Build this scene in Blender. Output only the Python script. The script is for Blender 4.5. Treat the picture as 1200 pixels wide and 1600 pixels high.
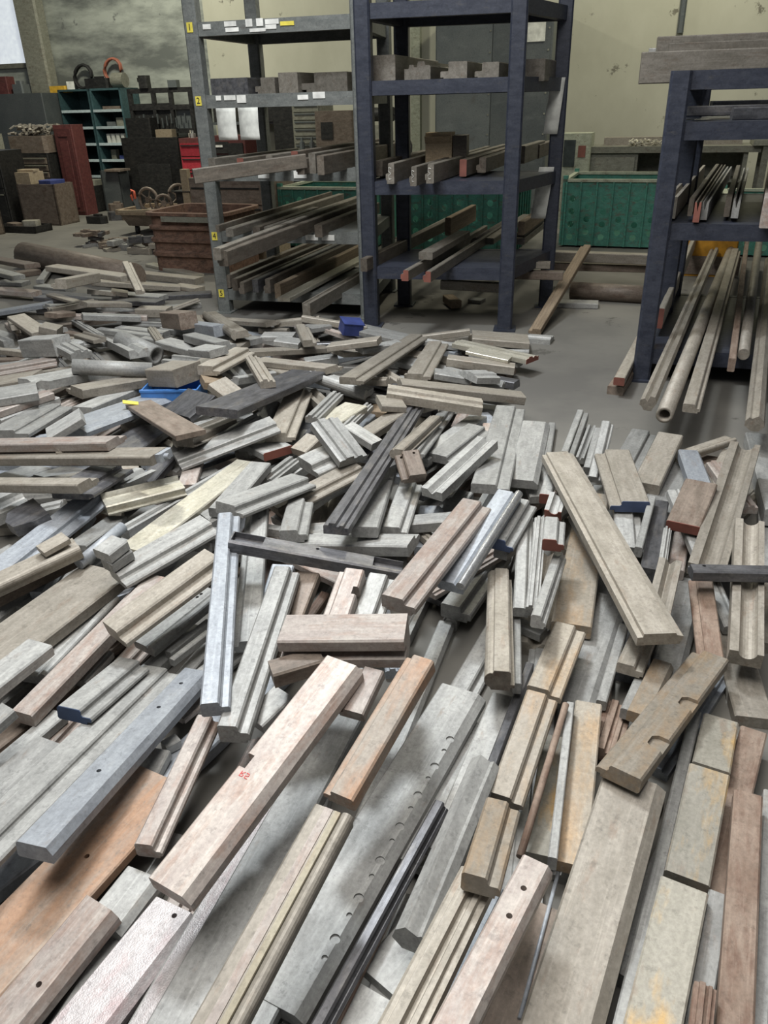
import bpy, bmesh, math, random
from mathutils import Vector, Matrix
random.seed(11)
for o in list(bpy.data.objects): bpy.data.objects.remove(o)
S = bpy.context.scene
COL = S.collection

# ------------------------------------------------------------------ camera, world, lamps, exposure
cd = bpy.data.cameras.new('camera'); cam = bpy.data.objects.new('camera', cd); COL.objects.link(cam); S.camera = cam
cam.matrix_world = Matrix(((0.99963, 0.0271452, 0, 0), (-0.0126306, 0.465126, -0.885154, 0), (-0.0240277, 0.884828, 0.465298, 1.5), (0, 0, 0, 1)))
cd.sensor_fit = 'VERTICAL'; cd.sensor_height = 36.0; cd.lens = 1220.0 / 1600.0 * 36.0; cd.clip_start = .05; cd.clip_end = 60
w = bpy.data.worlds.new('hall'); S.world = w; w.use_nodes = True
w.node_tree.nodes['Background'].inputs[0].default_value = (.84, .89, .95, 1); w.node_tree.nodes['Background'].inputs[1].default_value = .115
def lamp(name, loc, aim, size, watts, color):
    l = bpy.data.lights.new(name, 'AREA'); l.shape = 'DISK'; l.size = size; l.energy = watts; l.color = color
    o = bpy.data.objects.new(name, l); COL.objects.link(o); o.location = loc
    o.rotation_euler = (Vector(aim) - Vector(loc)).to_track_quat('-Z', 'Y').to_euler()
    return o
lamp('high_bay_lamp_front', (-.7, 4.2, 4.6), (-.7, 1.8, 0), .8, 190, (.92, .97, 1.0))
lamp('heap_fill_light', (-.7, 1.4, 4.8), (-.7, 2.0, 0), 3.6, 255, (1.0, .97, .93))  # broad soft fill added to brighten the front heap, no real fitting
lamp('high_bay_lamp_racks', (.7, 8.6, 4.7), (.3, 6.0, 0), .6, 55, (1.0, .94, .74))
lamp('high_bay_lamp_back', (-3.6, 11.6, 4.9), (-3.6, 12.4, 0), .7, 170, (1.0, .97, .80))
lamp('high_bay_lamp_corner', (3.6, 9.8, 4.9), (3.4, 11.2, 1.5), .7, 85, (1.0, .96, .76))
S.view_settings.view_transform = 'Standard'; S.view_settings.look = 'None'; S.view_settings.gamma = 1; S.view_settings.use_curve_mapping = False
S.view_settings.exposure = 0.12

# ------------------------------------------------------------------ materials
MATS = {}
def _nodes(name):
    m = bpy.data.materials.new(name); m.use_nodes = True
    nt = m.node_tree; b = nt.nodes['Principled BSDF']
    return m, nt, b, nt.nodes.new, nt.links.new
def worn(name, c1, c2, rust=None, amount=0.0, rough=.55, metal=.2, scale=(9, 30, 30), vary=.22, spots=None, sparkle=False, bump=.15):
    """mottled worn surface: two tones, optional rust patches, optional coloured wear spots, fine grain; a small tone change per object"""
    m, nt, b, N, Lk = _nodes(name)
    tc = N('ShaderNodeTexCoord'); info = N('ShaderNodeObjectInfo')
    off = N('ShaderNodeVectorMath'); off.operation = 'ADD'
    rv = N('ShaderNodeVectorMath'); rv.operation = 'SCALE'; rv.inputs[0].default_value = (31, 17, 23)
    Lk(info.outputs['Random'], rv.inputs['Scale']); Lk(tc.outputs['Object'], off.inputs[0]); Lk(rv.outputs[0], off.inputs[1])
    mp = N('ShaderNodeMapping'); mp.inputs['Scale'].default_value = scale; Lk(off.outputs[0], mp.inputs['Vector'])
    def noise(sc, det, ro=.6, src=mp.outputs[0]):
        n = N('ShaderNodeTexNoise'); n.inputs['Scale'].default_value = sc; n.inputs['Detail'].default_value = det; n.inputs['Roughness'].default_value = ro
        Lk(src, n.inputs['Vector']); return n.outputs['Fac']
    def ramp(src, lo, hi):
        r = N('ShaderNodeMapRange'); r.inputs[1].default_value = lo; r.inputs[2].default_value = hi; Lk(src, r.inputs[0]); return r.outputs[0]
    def mix(f, a, c, bl='MIX'):
        x = N('ShaderNodeMix'); x.data_type = 'RGBA'; x.blend_type = bl
        for s, v in ((x.inputs[0], f), (x.inputs[6], a), (x.inputs[7], c)):
            if isinstance(v, (int, float)): s.default_value = v
            elif isinstance(v, tuple): s.default_value = (*v, 1)
            else: Lk(v, s)
        return x.outputs[2]
    col = mix(ramp(noise(1.0, 5), .36, .64), c1, c2)
    if rust: col = mix(ramp(noise(.8, 7, .7), .62 - amount * .35, .78 - amount * .3), col, rust)
    if spots: col = mix(ramp(noise(.55, 5, .65), .51, .63), col, spots)
    mp2 = N('ShaderNodeMapping'); mp2.inputs['Scale'].default_value = (scale[0] * .5, scale[1] * 4.5, scale[2] * 4.5); Lk(off.outputs[0], mp2.inputs['Vector'])
    sc = N('ShaderNodeMath'); sc.operation = 'MULTIPLY'; sc.inputs[1].default_value = .45; Lk(ramp(noise(1.0, 4, .6, mp2.outputs[0]), .56, .70), sc.inputs[0])
    col = mix(sc.outputs[0], col, tuple(min(1, q * 1.28) for q in c2))
    sp = N('ShaderNodeMath'); sp.operation = 'MULTIPLY'; sp.inputs[1].default_value = .55; Lk(ramp(noise(42, 5, .75, off.outputs[0]), .56, .66), sp.inputs[0])
    col = mix(sp.outputs[0], col, tuple(q * .62 for q in c1))
    fine = noise(90, 3, .7, off.outputs[0])
    g = N('ShaderNodeMapRange'); g.inputs[1].default_value = .3; g.inputs[2].default_value = .7; g.inputs[3].default_value = .82; g.inputs[4].default_value = 1.14
    Lk(fine, g.inputs[0])
    v = N('ShaderNodeMapRange'); v.inputs[3].default_value = 1 - vary; v.inputs[4].default_value = 1 + vary; Lk(info.outputs['Random'], v.inputs[0])
    mu = N('ShaderNodeMath'); mu.operation = 'MULTIPLY'; Lk(g.outputs[0], mu.inputs[0]); Lk(v.outputs[0], mu.inputs[1])
    cc = N('ShaderNodeVectorMath'); cc.operation = 'SCALE'; Lk(col, cc.inputs[0]); Lk(mu.outputs[0], cc.inputs['Scale'])
    Lk(cc.outputs[0], b.inputs['Base Color'])
    b.inputs['Metallic'].default_value = metal
    rr = N('ShaderNodeMapRange'); rr.inputs[3].default_value = rough - .12; rr.inputs[4].default_value = rough + .12; Lk(noise(3, 4), rr.inputs[0])
    Lk(rr.outputs[0], b.inputs['Roughness'])
    if sparkle:
        vo = N('ShaderNodeTexVoronoi'); vo.inputs['Scale'].default_value = 330; Lk(off.outputs[0], vo.inputs['Vector'])
        bp = N('ShaderNodeBump'); bp.inputs['Strength'].default_value = .28; bp.inputs['Distance'].default_value = .0015
        Lk(vo.outputs['Distance'], bp.inputs['Height'])
    else:
        bp = N('ShaderNodeBump'); bp.inputs['Strength'].default_value = bump; bp.inputs['Distance'].default_value = .002; Lk(noise(6, 8, .75), bp.inputs['Height'])
    Lk(bp.outputs[0], b.inputs['Normal'])
    MATS[name] = m; return m
def plain(name, c, rough=.6, metal=0.0, vary=.0, emit=0):
    m, nt, b, N, Lk = _nodes(name)
    tc = N('ShaderNodeTexCoord'); n = N('ShaderNodeTexNoise'); n.inputs['Scale'].default_value = 14; n.inputs['Detail'].default_value = 5
    Lk(tc.outputs['Object'], n.inputs['Vector'])
    r = N('ShaderNodeValToRGB'); r.color_ramp.elements[0].color = (c[0] * .72, c[1] * .72, c[2] * .72, 1); r.color_ramp.elements[1].color = (min(1, c[0] * 1.2), min(1, c[1] * 1.2), min(1, c[2] * 1.2), 1)
    r.color_ramp.elements[0].position = .3; r.color_ramp.elements[1].position = .7
    Lk(n.outputs['Fac'], r.inputs[0]); Lk(r.outputs[0], b.inputs['Base Color'])
    b.inputs['Roughness'].default_value = rough; b.inputs['Metallic'].default_value = metal
    if emit:
        b.inputs['Emission Color'].default_value = (*c, 1); b.inputs['Emission Strength'].default_value = emit
    MATS[name] = m; return m
worn('grey', (.265, .265, .255), (.375, .375, .36), (.27, .22, .18), .06)
worn('blue', (.27, .29, .32), (.36, .385, .415), (.28, .26, .25), .12, rough=.45, metal=.15)
worn('dark', (.085, .085, .09), (.16, .16, .17), (.20, .19, .18), .3, rough=.4, metal=.5)
worn('tan', (.265, .24, .20), (.345, .315, .27), (.25, .19, .145), .15)
worn('tan_rust', (.27, .24, .195), (.345, .31, .26), (.36, .26, .165), .5, scale=(5, 14, 14))
worn('pink', (.335, .29, .265), (.41, .37, .335), (.31, .225, .185), .4)
worn('brown', (.15, .12, .095), (.23, .185, .15), (.12, .08, .06), .3, metal=.1)
worn('rust', (.20, .14, .105), (.28, .215, .17), (.15, .085, .06), .35, rough=.75, metal=.05)
worn('orange', (.36, .315, .27), (.40, .36, .31), (.43, .265, .17), .7, rough=.7, metal=.05, scale=(3, 14, 14))
worn('yellow', (.28, .265, .22), (.35, .33, .28), (.27, .20, .15), .25, spots=(.50, .33, .14), scale=(5, 14, 14), metal=.1)
worn('cream', (.48, .455, .37), (.60, .575, .49), (.36, .32, .25), .2, rough=.35, metal=.3)
worn('speck', (.31, .29, .29), (.38, .355, .35), (.31, .24, .24), .3, rough=.46, metal=.25, sparkle=True)
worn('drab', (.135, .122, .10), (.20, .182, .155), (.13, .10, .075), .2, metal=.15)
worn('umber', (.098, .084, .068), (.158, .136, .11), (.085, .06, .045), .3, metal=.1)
worn('bare', (.50, .50, .50), (.62, .62, .61), (.36, .34, .32), .15, rough=.28, metal=.75)
worn('ochre', (.36, .32, .235), (.44, .40, .30), (.33, .25, .17), .3, rough=.6, metal=.1)
worn('wood', (.20, .15, .10), (.29, .225, .155), (.14, .10, .07), .2, rough=.75, metal=0, scale=(4, 60, 60))
worn('rack_grey', (.135, .145, .14), (.19, .20, .19), (.11, .10, .09), .1, rough=.5, metal=.1, vary=.05)
worn('rack_blue', (.026, .031, .048), (.044, .050, .070), (.07, .07, .072), .1, rough=.45, metal=.1, vary=.05)
worn('bin_rust', (.12, .065, .045), (.20, .12, .085), (.06, .04, .03), .4, rough=.8, metal=.05)
worn('crate_green', (.045, .17, .13), (.065, .235, .18), (.10, .08, .06), .3, rough=.5, metal=0)
worn('crate_rim', (.30, .32, .24), (.42, .44, .34), (.15, .11, .07), .2, rough=.6, metal=0)
worn('teal', (.045, .095, .105), (.07, .14, .15), (.05, .06, .06), .1, rough=.5, metal=.1)
worn('shelf_edge', (.52, .63, .66), (.68, .80, .82), None, 0, rough=.4, metal=.1)
worn('dark_red', (.10, .03, .03), (.15, .05, .045), (.06, .04, .03), .2, rough=.55, metal=.1)
worn('tool_red', (.40, .035, .05), (.50, .05, .07), (.15, .03, .03), .1, rough=.4, metal=.1)
worn('black', (.015, .015, .015), (.035, .035, .033), (.06, .055, .05), .2, rough=.5, metal=.2)
worn('khaki', (.20, .20, .16), (.27, .27, .22), (.14, .11, .08), .2, rough=.6, metal=.05)
worn('steel_door', (.11, .125, .13), (.15, .165, .165), (.10, .09, .08), .1, rough=.45, metal=.25, scale=(2, 2, 2))
worn('carton_pale', (.48, .37, .24), (.58, .46, .31), (.40, .30, .19), .1, rough=.85, metal=0)
worn('carton', (.30, .24, .16), (.38, .31, .22), (.24, .19, .13), .1, rough=.85, metal=0)
plain('paint_red', (.21, .075, .055), .7); plain('paint_blue', (.06, .085, .16), .6); plain('paint_navy', (.03, .05, .10), .6)
plain('chalk', (.75, .75, .70), .9); plain('red_chalk', (.75, .12, .12), .9)
plain('tray_blue', (.06, .20, .52), .45); plain('carton_blue', (.045, .065, .22), .5)
plain('tag_yellow', (.80, .68, .10), .6); plain('ink', (.02, .02, .02), .7); plain('paper', (.72, .73, .68), .8); plain('sticker', (.80, .80, .76), .6)
plain('yellow_plastic', (.75, .45, .05), .5); plain('orange_paint', (.62, .30, .03), .5); plain('saw_handle', (.75, .16, .09), .5)
plain('rubber', (.02, .02, .02), .7); plain('hose_red', (.40, .14, .09), .6)
plain('window_glass', (.78, .84, .92), .3, emit=.55); plain('glass_dark', (.05, .06, .06), .15)

def wall_mat(name, c1, c2, c3, scale):
    m, nt, b, N, Lk = _nodes(name)
    tc = N('ShaderNodeTexCoord'); mp = N('ShaderNodeMapping'); mp.inputs['Scale'].default_value = scale; Lk(tc.outputs['Object'], mp.inputs[0])
    n = N('ShaderNodeTexNoise'); n.inputs['Scale'].default_value = 1; n.inputs['Detail'].default_value = 8; n.inputs['Roughness'].default_value = .62; Lk(mp.outputs[0], n.inputs[0])
    r = N('ShaderNodeValToRGB'); e = r.color_ramp.elements; e[0].position = .40; e[0].color = (*c1, 1); e[1].position = .62; e[1].color = (*c2, 1)
    Lk(n.outputs['Fac'], r.inputs[0])
    n2 = N('ShaderNodeTexNoise'); n2.inputs['Scale'].default_value = 3.2; n2.inputs['Detail'].default_value = 10; n2.inputs['Roughness'].default_value = .7; Lk(tc.outputs['Object'], n2.inputs[0])
    k = N('ShaderNodeMapRange'); k.inputs[1].default_value = .615; k.inputs[2].default_value = .65; Lk(n2.outputs['Fac'], k.inputs[0])
    x = N('ShaderNodeMix'); x.data_type = 'RGBA'; Lk(k.outputs[0], x.inputs[0]); Lk(r.outputs[0], x.inputs[6]); x.inputs[7].default_value = (*c3, 1)
    Lk(x.outputs[2], b.inputs['Base Color']); b.inputs['Roughness'].default_value = .8
    bp = N('ShaderNodeBump'); bp.inputs['Strength'].default_value = .2; Lk(n2.outputs['Fac'], bp.inputs['Height']); Lk(bp.outputs[0], b.inputs['Normal'])
    MATS[name] = m
wall_mat('wall_concrete', (.15, .163, .152), (.44, .47, .42), (.18, .19, .18), (.9, .9, 2.8))
wall_mat('wall_cream', (.46, .455, .36), (.58, .575, .47), (.20, .19, .15), (.5, .5, .35))
wall_mat('floor_concrete', (.115, .11, .10), (.18, .172, .152), (.085, .08, .07), (.7, .7, .7))

# ------------------------------------------------------------------ mesh helpers
class MB:
    """collects shapes in world metres; build() links them as ONE mesh object"""
    def __init__(s): s.v = []; s.f = []; s.smooth = []
    def add(s, vs, fs, smooth=False):
        k = len(s.v); s.v += [tuple(p) for p in vs]; s.f += [tuple(i + k for i in f) for f in fs]; s.smooth += [smooth] * len(fs); return s
    def box(s, c, size, yaw=0.0, pitch=0.0, roll=0.0, ch=0.0):
        """box centred on c; chamfered along its vertical edges when ch > 0"""
        M = Matrix.Rotation(yaw, 3, 'Z') @ Matrix.Rotation(-pitch, 3, 'Y') @ Matrix.Rotation(roll, 3, 'X')
        x, y, z = (q / 2 for q in size); ch = min(ch, x * .8, y * .8)
        if ch: pl = [(-x + ch, -y), (x - ch, -y), (x, -y + ch), (x, y - ch), (x - ch, y), (-x + ch, y), (-x, y - ch), (-x, -y + ch)]
        else: pl = [(-x, -y), (x, -y), (x, y), (-x, y)]
        n = len(pl); c = Vector(c)
        vs = [c + M @ Vector((a, b, -z)) for a, b in pl] + [c + M @ Vector((a, b, z)) for a, b in pl]
        return s.add(vs, [tuple(range(n))[::-1], tuple(range(n, 2 * n))] + [(i, (i + 1) % n, n + (i + 1) % n, n + i) for i in range(n)])
    def tube(s, pts, r, n=10, closed=False):
        pts = [Vector(p) for p in pts]; rings = []; m = len(pts)
        for i, p in enumerate(pts):
            a = pts[(i - 1) % m] if (closed or i) else p; b = pts[(i + 1) % m] if (closed or i < m - 1) else p
            d = (b - a).normalized(); u = d.cross(Vector((0, 0, 1)) if abs(d.z) < .9 else Vector((1, 0, 0))).normalized(); q = d.cross(u)
            rr = r[i] if isinstance(r, (list, tuple)) else r
            rings.append([p + (u * math.cos(t) + q * math.sin(t)) * rr for t in (2 * math.pi * k / n for k in range(n))])
        vs = [v for g in rings for v in g]; fs = []
        for i in range(m if closed else m - 1):
            j = (i + 1) % m
            fs += [(i * n + k, i * n + (k + 1) % n, j * n + (k + 1) % n, j * n + k) for k in range(n)]
        s.add(vs, fs, True)
        if not closed: s.add(rings[0], [tuple(range(n))]); s.add(rings[-1], [tuple(range(n))[::-1]])
        return s
    def prism(s, poly, L, M, hole=None):
        """poly (y,z) outline swept along local X over -L/2..L/2, placed by matrix M"""
        n = len(poly); A = [M @ Vector((-L / 2, y, z)) for y, z in poly]; B = [M @ Vector((L / 2, y, z)) for y, z in poly]
        return s.add(A + B, [tuple(range(n)), tuple(range(n, 2 * n))[::-1]] + [(i, n + i, n + (i + 1) % n, (i + 1) % n) for i in range(n)])
    def slab(s, poly, z0, z1, M=Matrix()):
        n = len(poly); A = [M @ Vector((x, y, z0)) for x, y in poly]; B = [M @ Vector((x, y, z1)) for x, y in poly]
        return s.add(A + B, [tuple(range(n))[::-1], tuple(range(n, 2 * n))] + [(i, (i + 1) % n, n + (i + 1) % n, n + i) for i in range(n)])
    def build(s, name, mat, parent=None, loc=None):
        if loc is None:
            if parent is not None: loc = WORLD[parent.name]
            else:
                xs, ys, zs = zip(*s.v); loc = ((min(xs) + max(xs)) / 2, (min(ys) + max(ys)) / 2, min(zs))
        loc = Vector(loc); me = bpy.data.meshes.new(name); me.from_pydata([Vector(p) - loc for p in s.v], [], s.f)
        bm = bmesh.new(); bm.from_mesh(me); bmesh.ops.recalc_face_normals(bm, faces=bm.faces); bm.to_mesh(me); bm.free()
        me.polygons.foreach_set('use_smooth', s.smooth)
        me.materials.append(MATS[mat]); o = bpy.data.objects.new(name, me); COL.objects.link(o)
        if parent is not None:
            o.parent = parent; o.location = loc - Vector(WORLD[parent.name])
        else: o.location = loc
        WORLD[o.name] = tuple(loc); return o
WORLD = {}
def root(name, loc):
    o = bpy.data.objects.new(name, None); o.empty_display_size = .1; COL.objects.link(o); o.location = loc; WORLD[o.name] = tuple(loc); return o
def tag(o, label=None, cat=None, group=None, kind=None):
    for k, v in (('label', label), ('category', cat), ('group', group), ('kind', kind)):
        if v: o[k] = v
    return o
def cut(o, cutters):
    """subtract the cutter meshes from o for good"""
    tmp = []
    for c in cutters:
        me = bpy.data.meshes.new('cutter'); me.from_pydata(c.v, [], c.f)
        bm = bmesh.new(); bm.from_mesh(me); bmesh.ops.recalc_face_normals(bm, faces=bm.faces); bm.to_mesh(me); bm.free()
        q = bpy.data.objects.new('cutter', me); COL.objects.link(q); q.matrix_world = Matrix()
        md = o.modifiers.new('cut', 'BOOLEAN'); md.operation = 'DIFFERENCE'; md.solver = 'EXACT'; md.object = q; tmp.append(q)
    bpy.context.view_layer.update(); dg = bpy.context.evaluated_depsgraph_get()
    me = bpy.data.meshes.new_from_object(o.evaluated_get(dg)); o.modifiers.clear(); o.data = me
    for q in tmp: bpy.data.objects.remove(q)

# ------------------------------------------------------------------ the hall: floor, back wall and what is fixed to it
R20 = math.radians(-20); WU = Vector((math.cos(R20), math.sin(R20), 0)); WV = Vector((math.sin(-R20), math.cos(-R20), 0)); W0 = Vector((-4.2, 15.0, 0))
def wp(s, d, z=0.0):
    """point s metres along the back wall, d metres out from it"""
    return W0 + WU * s - WV * d + Vector((0, 0, z))
tag(MB().box((0, 7, -.05), (30, 24, .1)).build('floor', 'floor_concrete'), kind='structure')
tag(MB().box(wp(-3.9, -.1, 2.6), (11.2, .2, 5.2), R20).build('wall_back', 'wall_concrete'), kind='structure')
tag(MB().box(wp(7.7, -.1, 2.6), (12.0, .2, 5.2), R20).build('wall_back_panel', 'wall_cream'), kind='structure')
tag(MB().box(wp(-1.50, .12, 2.6), (.44, .24, 5.2), R20, ch=.03).build('trim_1', 'khaki'), kind='structure')
tag(MB().box(wp(8.8, .04, 3.7), (.08, .08, 3.0), R20, ch=.02).build('trim_2', 'steel_door'), kind='structure')
tag(MB().box(wp(5.18, .05, 2.5), (.14, .10, 5.0), R20).build('trim_3', 'crate_rim'), kind='structure')
wf = tag(root('window_1', wp(-2.82, .03, 2.2)), kind='structure')
MB().box(wp(-2.82, .03, 3.2), (2.0, .03, 2.0), R20).build('pane', 'window_glass', wf)
fr = MB()
for ds, dz, sx, sz in ((0, 2.2, 2.1, .07), (0, 4.2, 2.1, .07), (-1.02, 3.2, .06, 2.0), (1.02, 3.2, .06, 2.0)): fr.box(wp(-2.82 + ds, .04, dz), (sx, .06, sz), R20)
fr.build('window_frame', 'khaki', wf)

# ------------------------------------------------------------------ storage racks
def rack(name, label, fl, fr_, rl, rr, levels, mat, post=.10, beam=.085, top=None, mids=(), deck=True, group=None):
    P = [Vector((*q, 0)) for q in (fl, fr_, rl, rr)]; r = root(name, P[0]); tag(r, label, 'rack', group)
    yaw = math.atan2(P[1].y - P[0].y, P[1].x - P[0].x); H = top or levels[-1]
    for p in P + [Vector((*q, 0)) for q in mids]:
        q = MB().box(p + Vector((0, 0, H / 2)), (post, post, H), yaw, ch=.012).build('post', mat, r)
        MB().box(p + Vector((0, 0, .006)), (post * 1.5, post * 1.5, .012), yaw).build('foot_plate', mat, q)
    for z in levels:
        for a, b, nm in ((0, 1, 'front_beam'), (2, 3, 'rear_beam'), (0, 2, 'side_beam'), (1, 3, 'side_beam')):
            d = P[b] - P[a]; L = d.length - post * .9; c = (P[a] + P[b]) / 2 + Vector((0, 0, z - beam / 2))
            MB().box(c, (L, post * .55, beam), math.atan2(d.y, d.x)).build(nm, mat, r)
        if deck and z < H - .02 or deck == 'all':
            g = [P[0], P[1], P[3], P[2]]; ce = sum(g, Vector()) / 4; g = [ce + (q - ce) * .97 for q in g]
            MB().slab([(q.x, q.y) for q in g], z - .018, z - .002).build('shelf_deck', mat, r)
    return r, P, yaw
def label_plate(r, c, size, yaw, text=None, mat='sticker', name='label_sticker'):
    q = MB().box(c, (size[0], .004, size[1]), yaw).build(name, mat, r)
    if text:
        cu = bpy.data.curves.new('numeral', 'FONT'); cu.body = text; cu.size = size[1] * .95; cu.align_x = 'CENTER'; cu.align_y = 'CENTER'; cu.extrude = .0006
        tt = bpy.data.objects.new('numeral', cu); me = bpy.data.meshes.new_from_object(tt); bpy.data.objects.remove(tt); me.materials.clear(); me.materials.append(MATS['ink']); t = bpy.data.objects.new('numeral', me); COL.objects.link(t); t.parent = q
        t.rotation_euler = (math.pi / 2, 0, yaw); n = Vector((math.sin(yaw), -math.cos(yaw), 0))
        t.location = Vector(c) + n * .0035 - Vector(WORLD[q.name])
    return q
gr, GP, gy = rack('storage_rack', 'grey steel storage rack with number tags standing against the blue rack', (-1.25, 6.47), (-.08, 6.13), (-.95, 7.44), (.10, 7.10), [.19, .64, 1.08, 1.57, 2.02], 'rack_grey', top=2.6, deck='all')
gn = Vector((math.sin(gy), -math.cos(gy), 0)); gu = Vector((math.cos(gy), math.sin(gy), 0))
for z, t in ((1.99, '1'), (1.535, '2'), (.60, '4'), (.16, '5')): label_plate(gr, GP[0] + gn * .053 + Vector((0, 0, z)), (.045, .06), gy, t, 'tag_yellow', 'number_tag')
for u_, z, w_, h_ in ((.12, 1.99, .06, .03), (.30, 2.0, .09, .03), (.31, 1.965, .10, .025), (.44, 2.0, .05, .045), (.52, 2.0, .05, .045), (.50, 1.955, .12, .02), (.61, 2.0, .10, .03), (.60, 1.97, .08, .025), (.15, 1.55, .04, .03), (.24, 1.55, .09, .03), (.33, 1.54, .07, .05), (.80, 1.54, .08, .03), (.92, 1.55, .09, .04), (.45, 1.04, .09, .05), (.74, 1.04, .10, .05), (.80, .60, .10, .04), (.93, .60, .10, .04)):
    label_plate(gr, GP[0] + gu * u_ + gn * .031 + Vector((0, 0, z)), (w_, h_), gy)
label_plate(gr, GP[0] + gu * .72 + gn * .031 + Vector((0, 0, 1.985)), (.10, .024), gy, None, 'tag_yellow')
br, BP, by = rack('storage_rack', 'dark blue steel storage rack in the middle, stacked with long bars', (-.05, 5.88), (.92, 5.68), (.22, 6.55), (1.35, 6.37), [.44, 1.01, 1.62, 2.05], 'rack_blue', top=2.7, post=.105, deck='all')
rr_, RP, ry = rack('storage_rack', 'blue steel rack at the right with pipes jutting out of its bottom', (1.55, 4.47), (2.62, 4.15), (2.18, 5.83), (3.15, 5.5), [.19, .88, 1.37, 1.6], 'rack_blue', top=1.6, post=.10, mids=((1.95, 5.33),), deck=True)

# ------------------------------------------------------------------ steel bars and dies: cross-sections
def arc(cx, cz, r, a0, a1, n): return [(cx + r * math.cos(math.radians(a0 + (a1 - a0) * i / n)), cz + r * math.sin(math.radians(a0 + (a1 - a0) * i / n))) for i in range(n + 1)]
def section(p, W, T):
    h = W / 2; c = min(.0045, W * .12, T * .12)
    if p == 'F': return [(-h + c, 0), (h - c, 0), (h, c), (h, T - c), (h - c, T), (-h + c, T), (-h, T - c), (-h, c)]
    if p == 'FL': return [(-h + c, 0), (h, 0), (h, T * .55), (h - W * .16, T), (-h + c, T), (-h, T - c), (-h, c)]
    if p in ('S', 'SR', 'SL'):
        led = {'S': .70, 'SR': .66, 'SL': .72}[p]; dep = {'S': .50, 'SR': .62, 'SL': .55}[p]; x = -h + W * led
        q = [(-h + c, 0), (h - W * .12, 0), (h - W * .12, T * .18), (h, T * .18), (h, T * dep - c), (h - c, T * dep), (x + c, T * dep), (x, T * dep + c), (x, T - c), (x - c, T), (-h + c, T), (-h, T - c), (-h, c)]
        return [(-y, z) for y, z in q][::-1] if p == 'SL' else q
    if p == 'T': return [(-h, 0), (h - W * .06, 0), (h, T * .6), (h, T * .68), (h - W * .14, T * .80), (h - W * .18, T), (-h + W * .13, T), (-h + W * .12, T * .72), (-h, T * .70)]
    if p == 'V': return [(-h, 0), (h, 0), (h, T), (W * .24, T), (W * .02, T * .55), (-W * .02, T * .55), (-W * .20, T), (-h, T)]
    if p == 'U': return [(-h, 0), (h, 0), (h, T)] + arc(.04 * W, T * 1.0, W * .27, 0, -180, 9) + [(-h, T)]
    if p == 'N': return [(-h, 0), (h, 0), (h, T * .62), (W * .34, T * .62), (W * .30, T * .84), (W * .16, T * .84), (W * .12, T * .70), (W * .02, T * .70), (-W * .02, T), (-W * .26, T), (-W * .30, T * .8), (-W * .42, T * .8), (-h, T * .72)]
    if p == 'R': return [(-h + c, 0), (h - W * .08, 0), (h - W * .06, T * .35)] + arc(h - W * .15, T * .72, W * .15, -40, 170, 9) + [(h - W * .34, T * .62), (h - W * .40, T * .80), (-h + c, T * .80), (-h, T * .80 - c), (-h, c)]
    if p == 'D': return [(-h * .5, 0), (h * .72, 0), (h * .72, T * .16), (h, T * .16), (h, T * .30), (h * .72, T * .30), (h * .72, T - c), (h * .72 - c, T), (-h * .35, T), (-h * .42, T * .86)] + arc(-h * .42, T * .5, h * .55, 110, 250, 7)
    if p == 'X': return [(-h * .45, 0), (h * .3, 0), (h, T * .3), (h, T * .62), (h * .62, T * .86), (h * .40, T * .78), (-h * .25, T), (-h * .8, T * .72), (-h, T * .35)]
    if p == 'O': return arc(0, T / 2, T / 2, 0, 337.5, 15)
    if p == 'G': return [(-h + W * .1, 0), (h, 0), (h, T), (-h + c, T), (-h, T - c), (-h, T * .66), (-h + W * .28, T * .60), (-h + W * .28, T * .44), (-h - W * .05, T * .42), (-h - W * .05, T * .16), (-h + W * .1, T * .12)]
    if p == 'W': return [(-h * .5, 0), (h * .4, 0), (h * .7, T * .25), (h, T * .35), (h * .95, T * .7), (h * .45, T * .82), (h * .1, T * .62), (-h * .2, T), (-h * .75, T * .95), (-h, T * .55), (-h * .75, T * .3)]
    return section('F', W, T)
WORLD_M = {}
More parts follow.
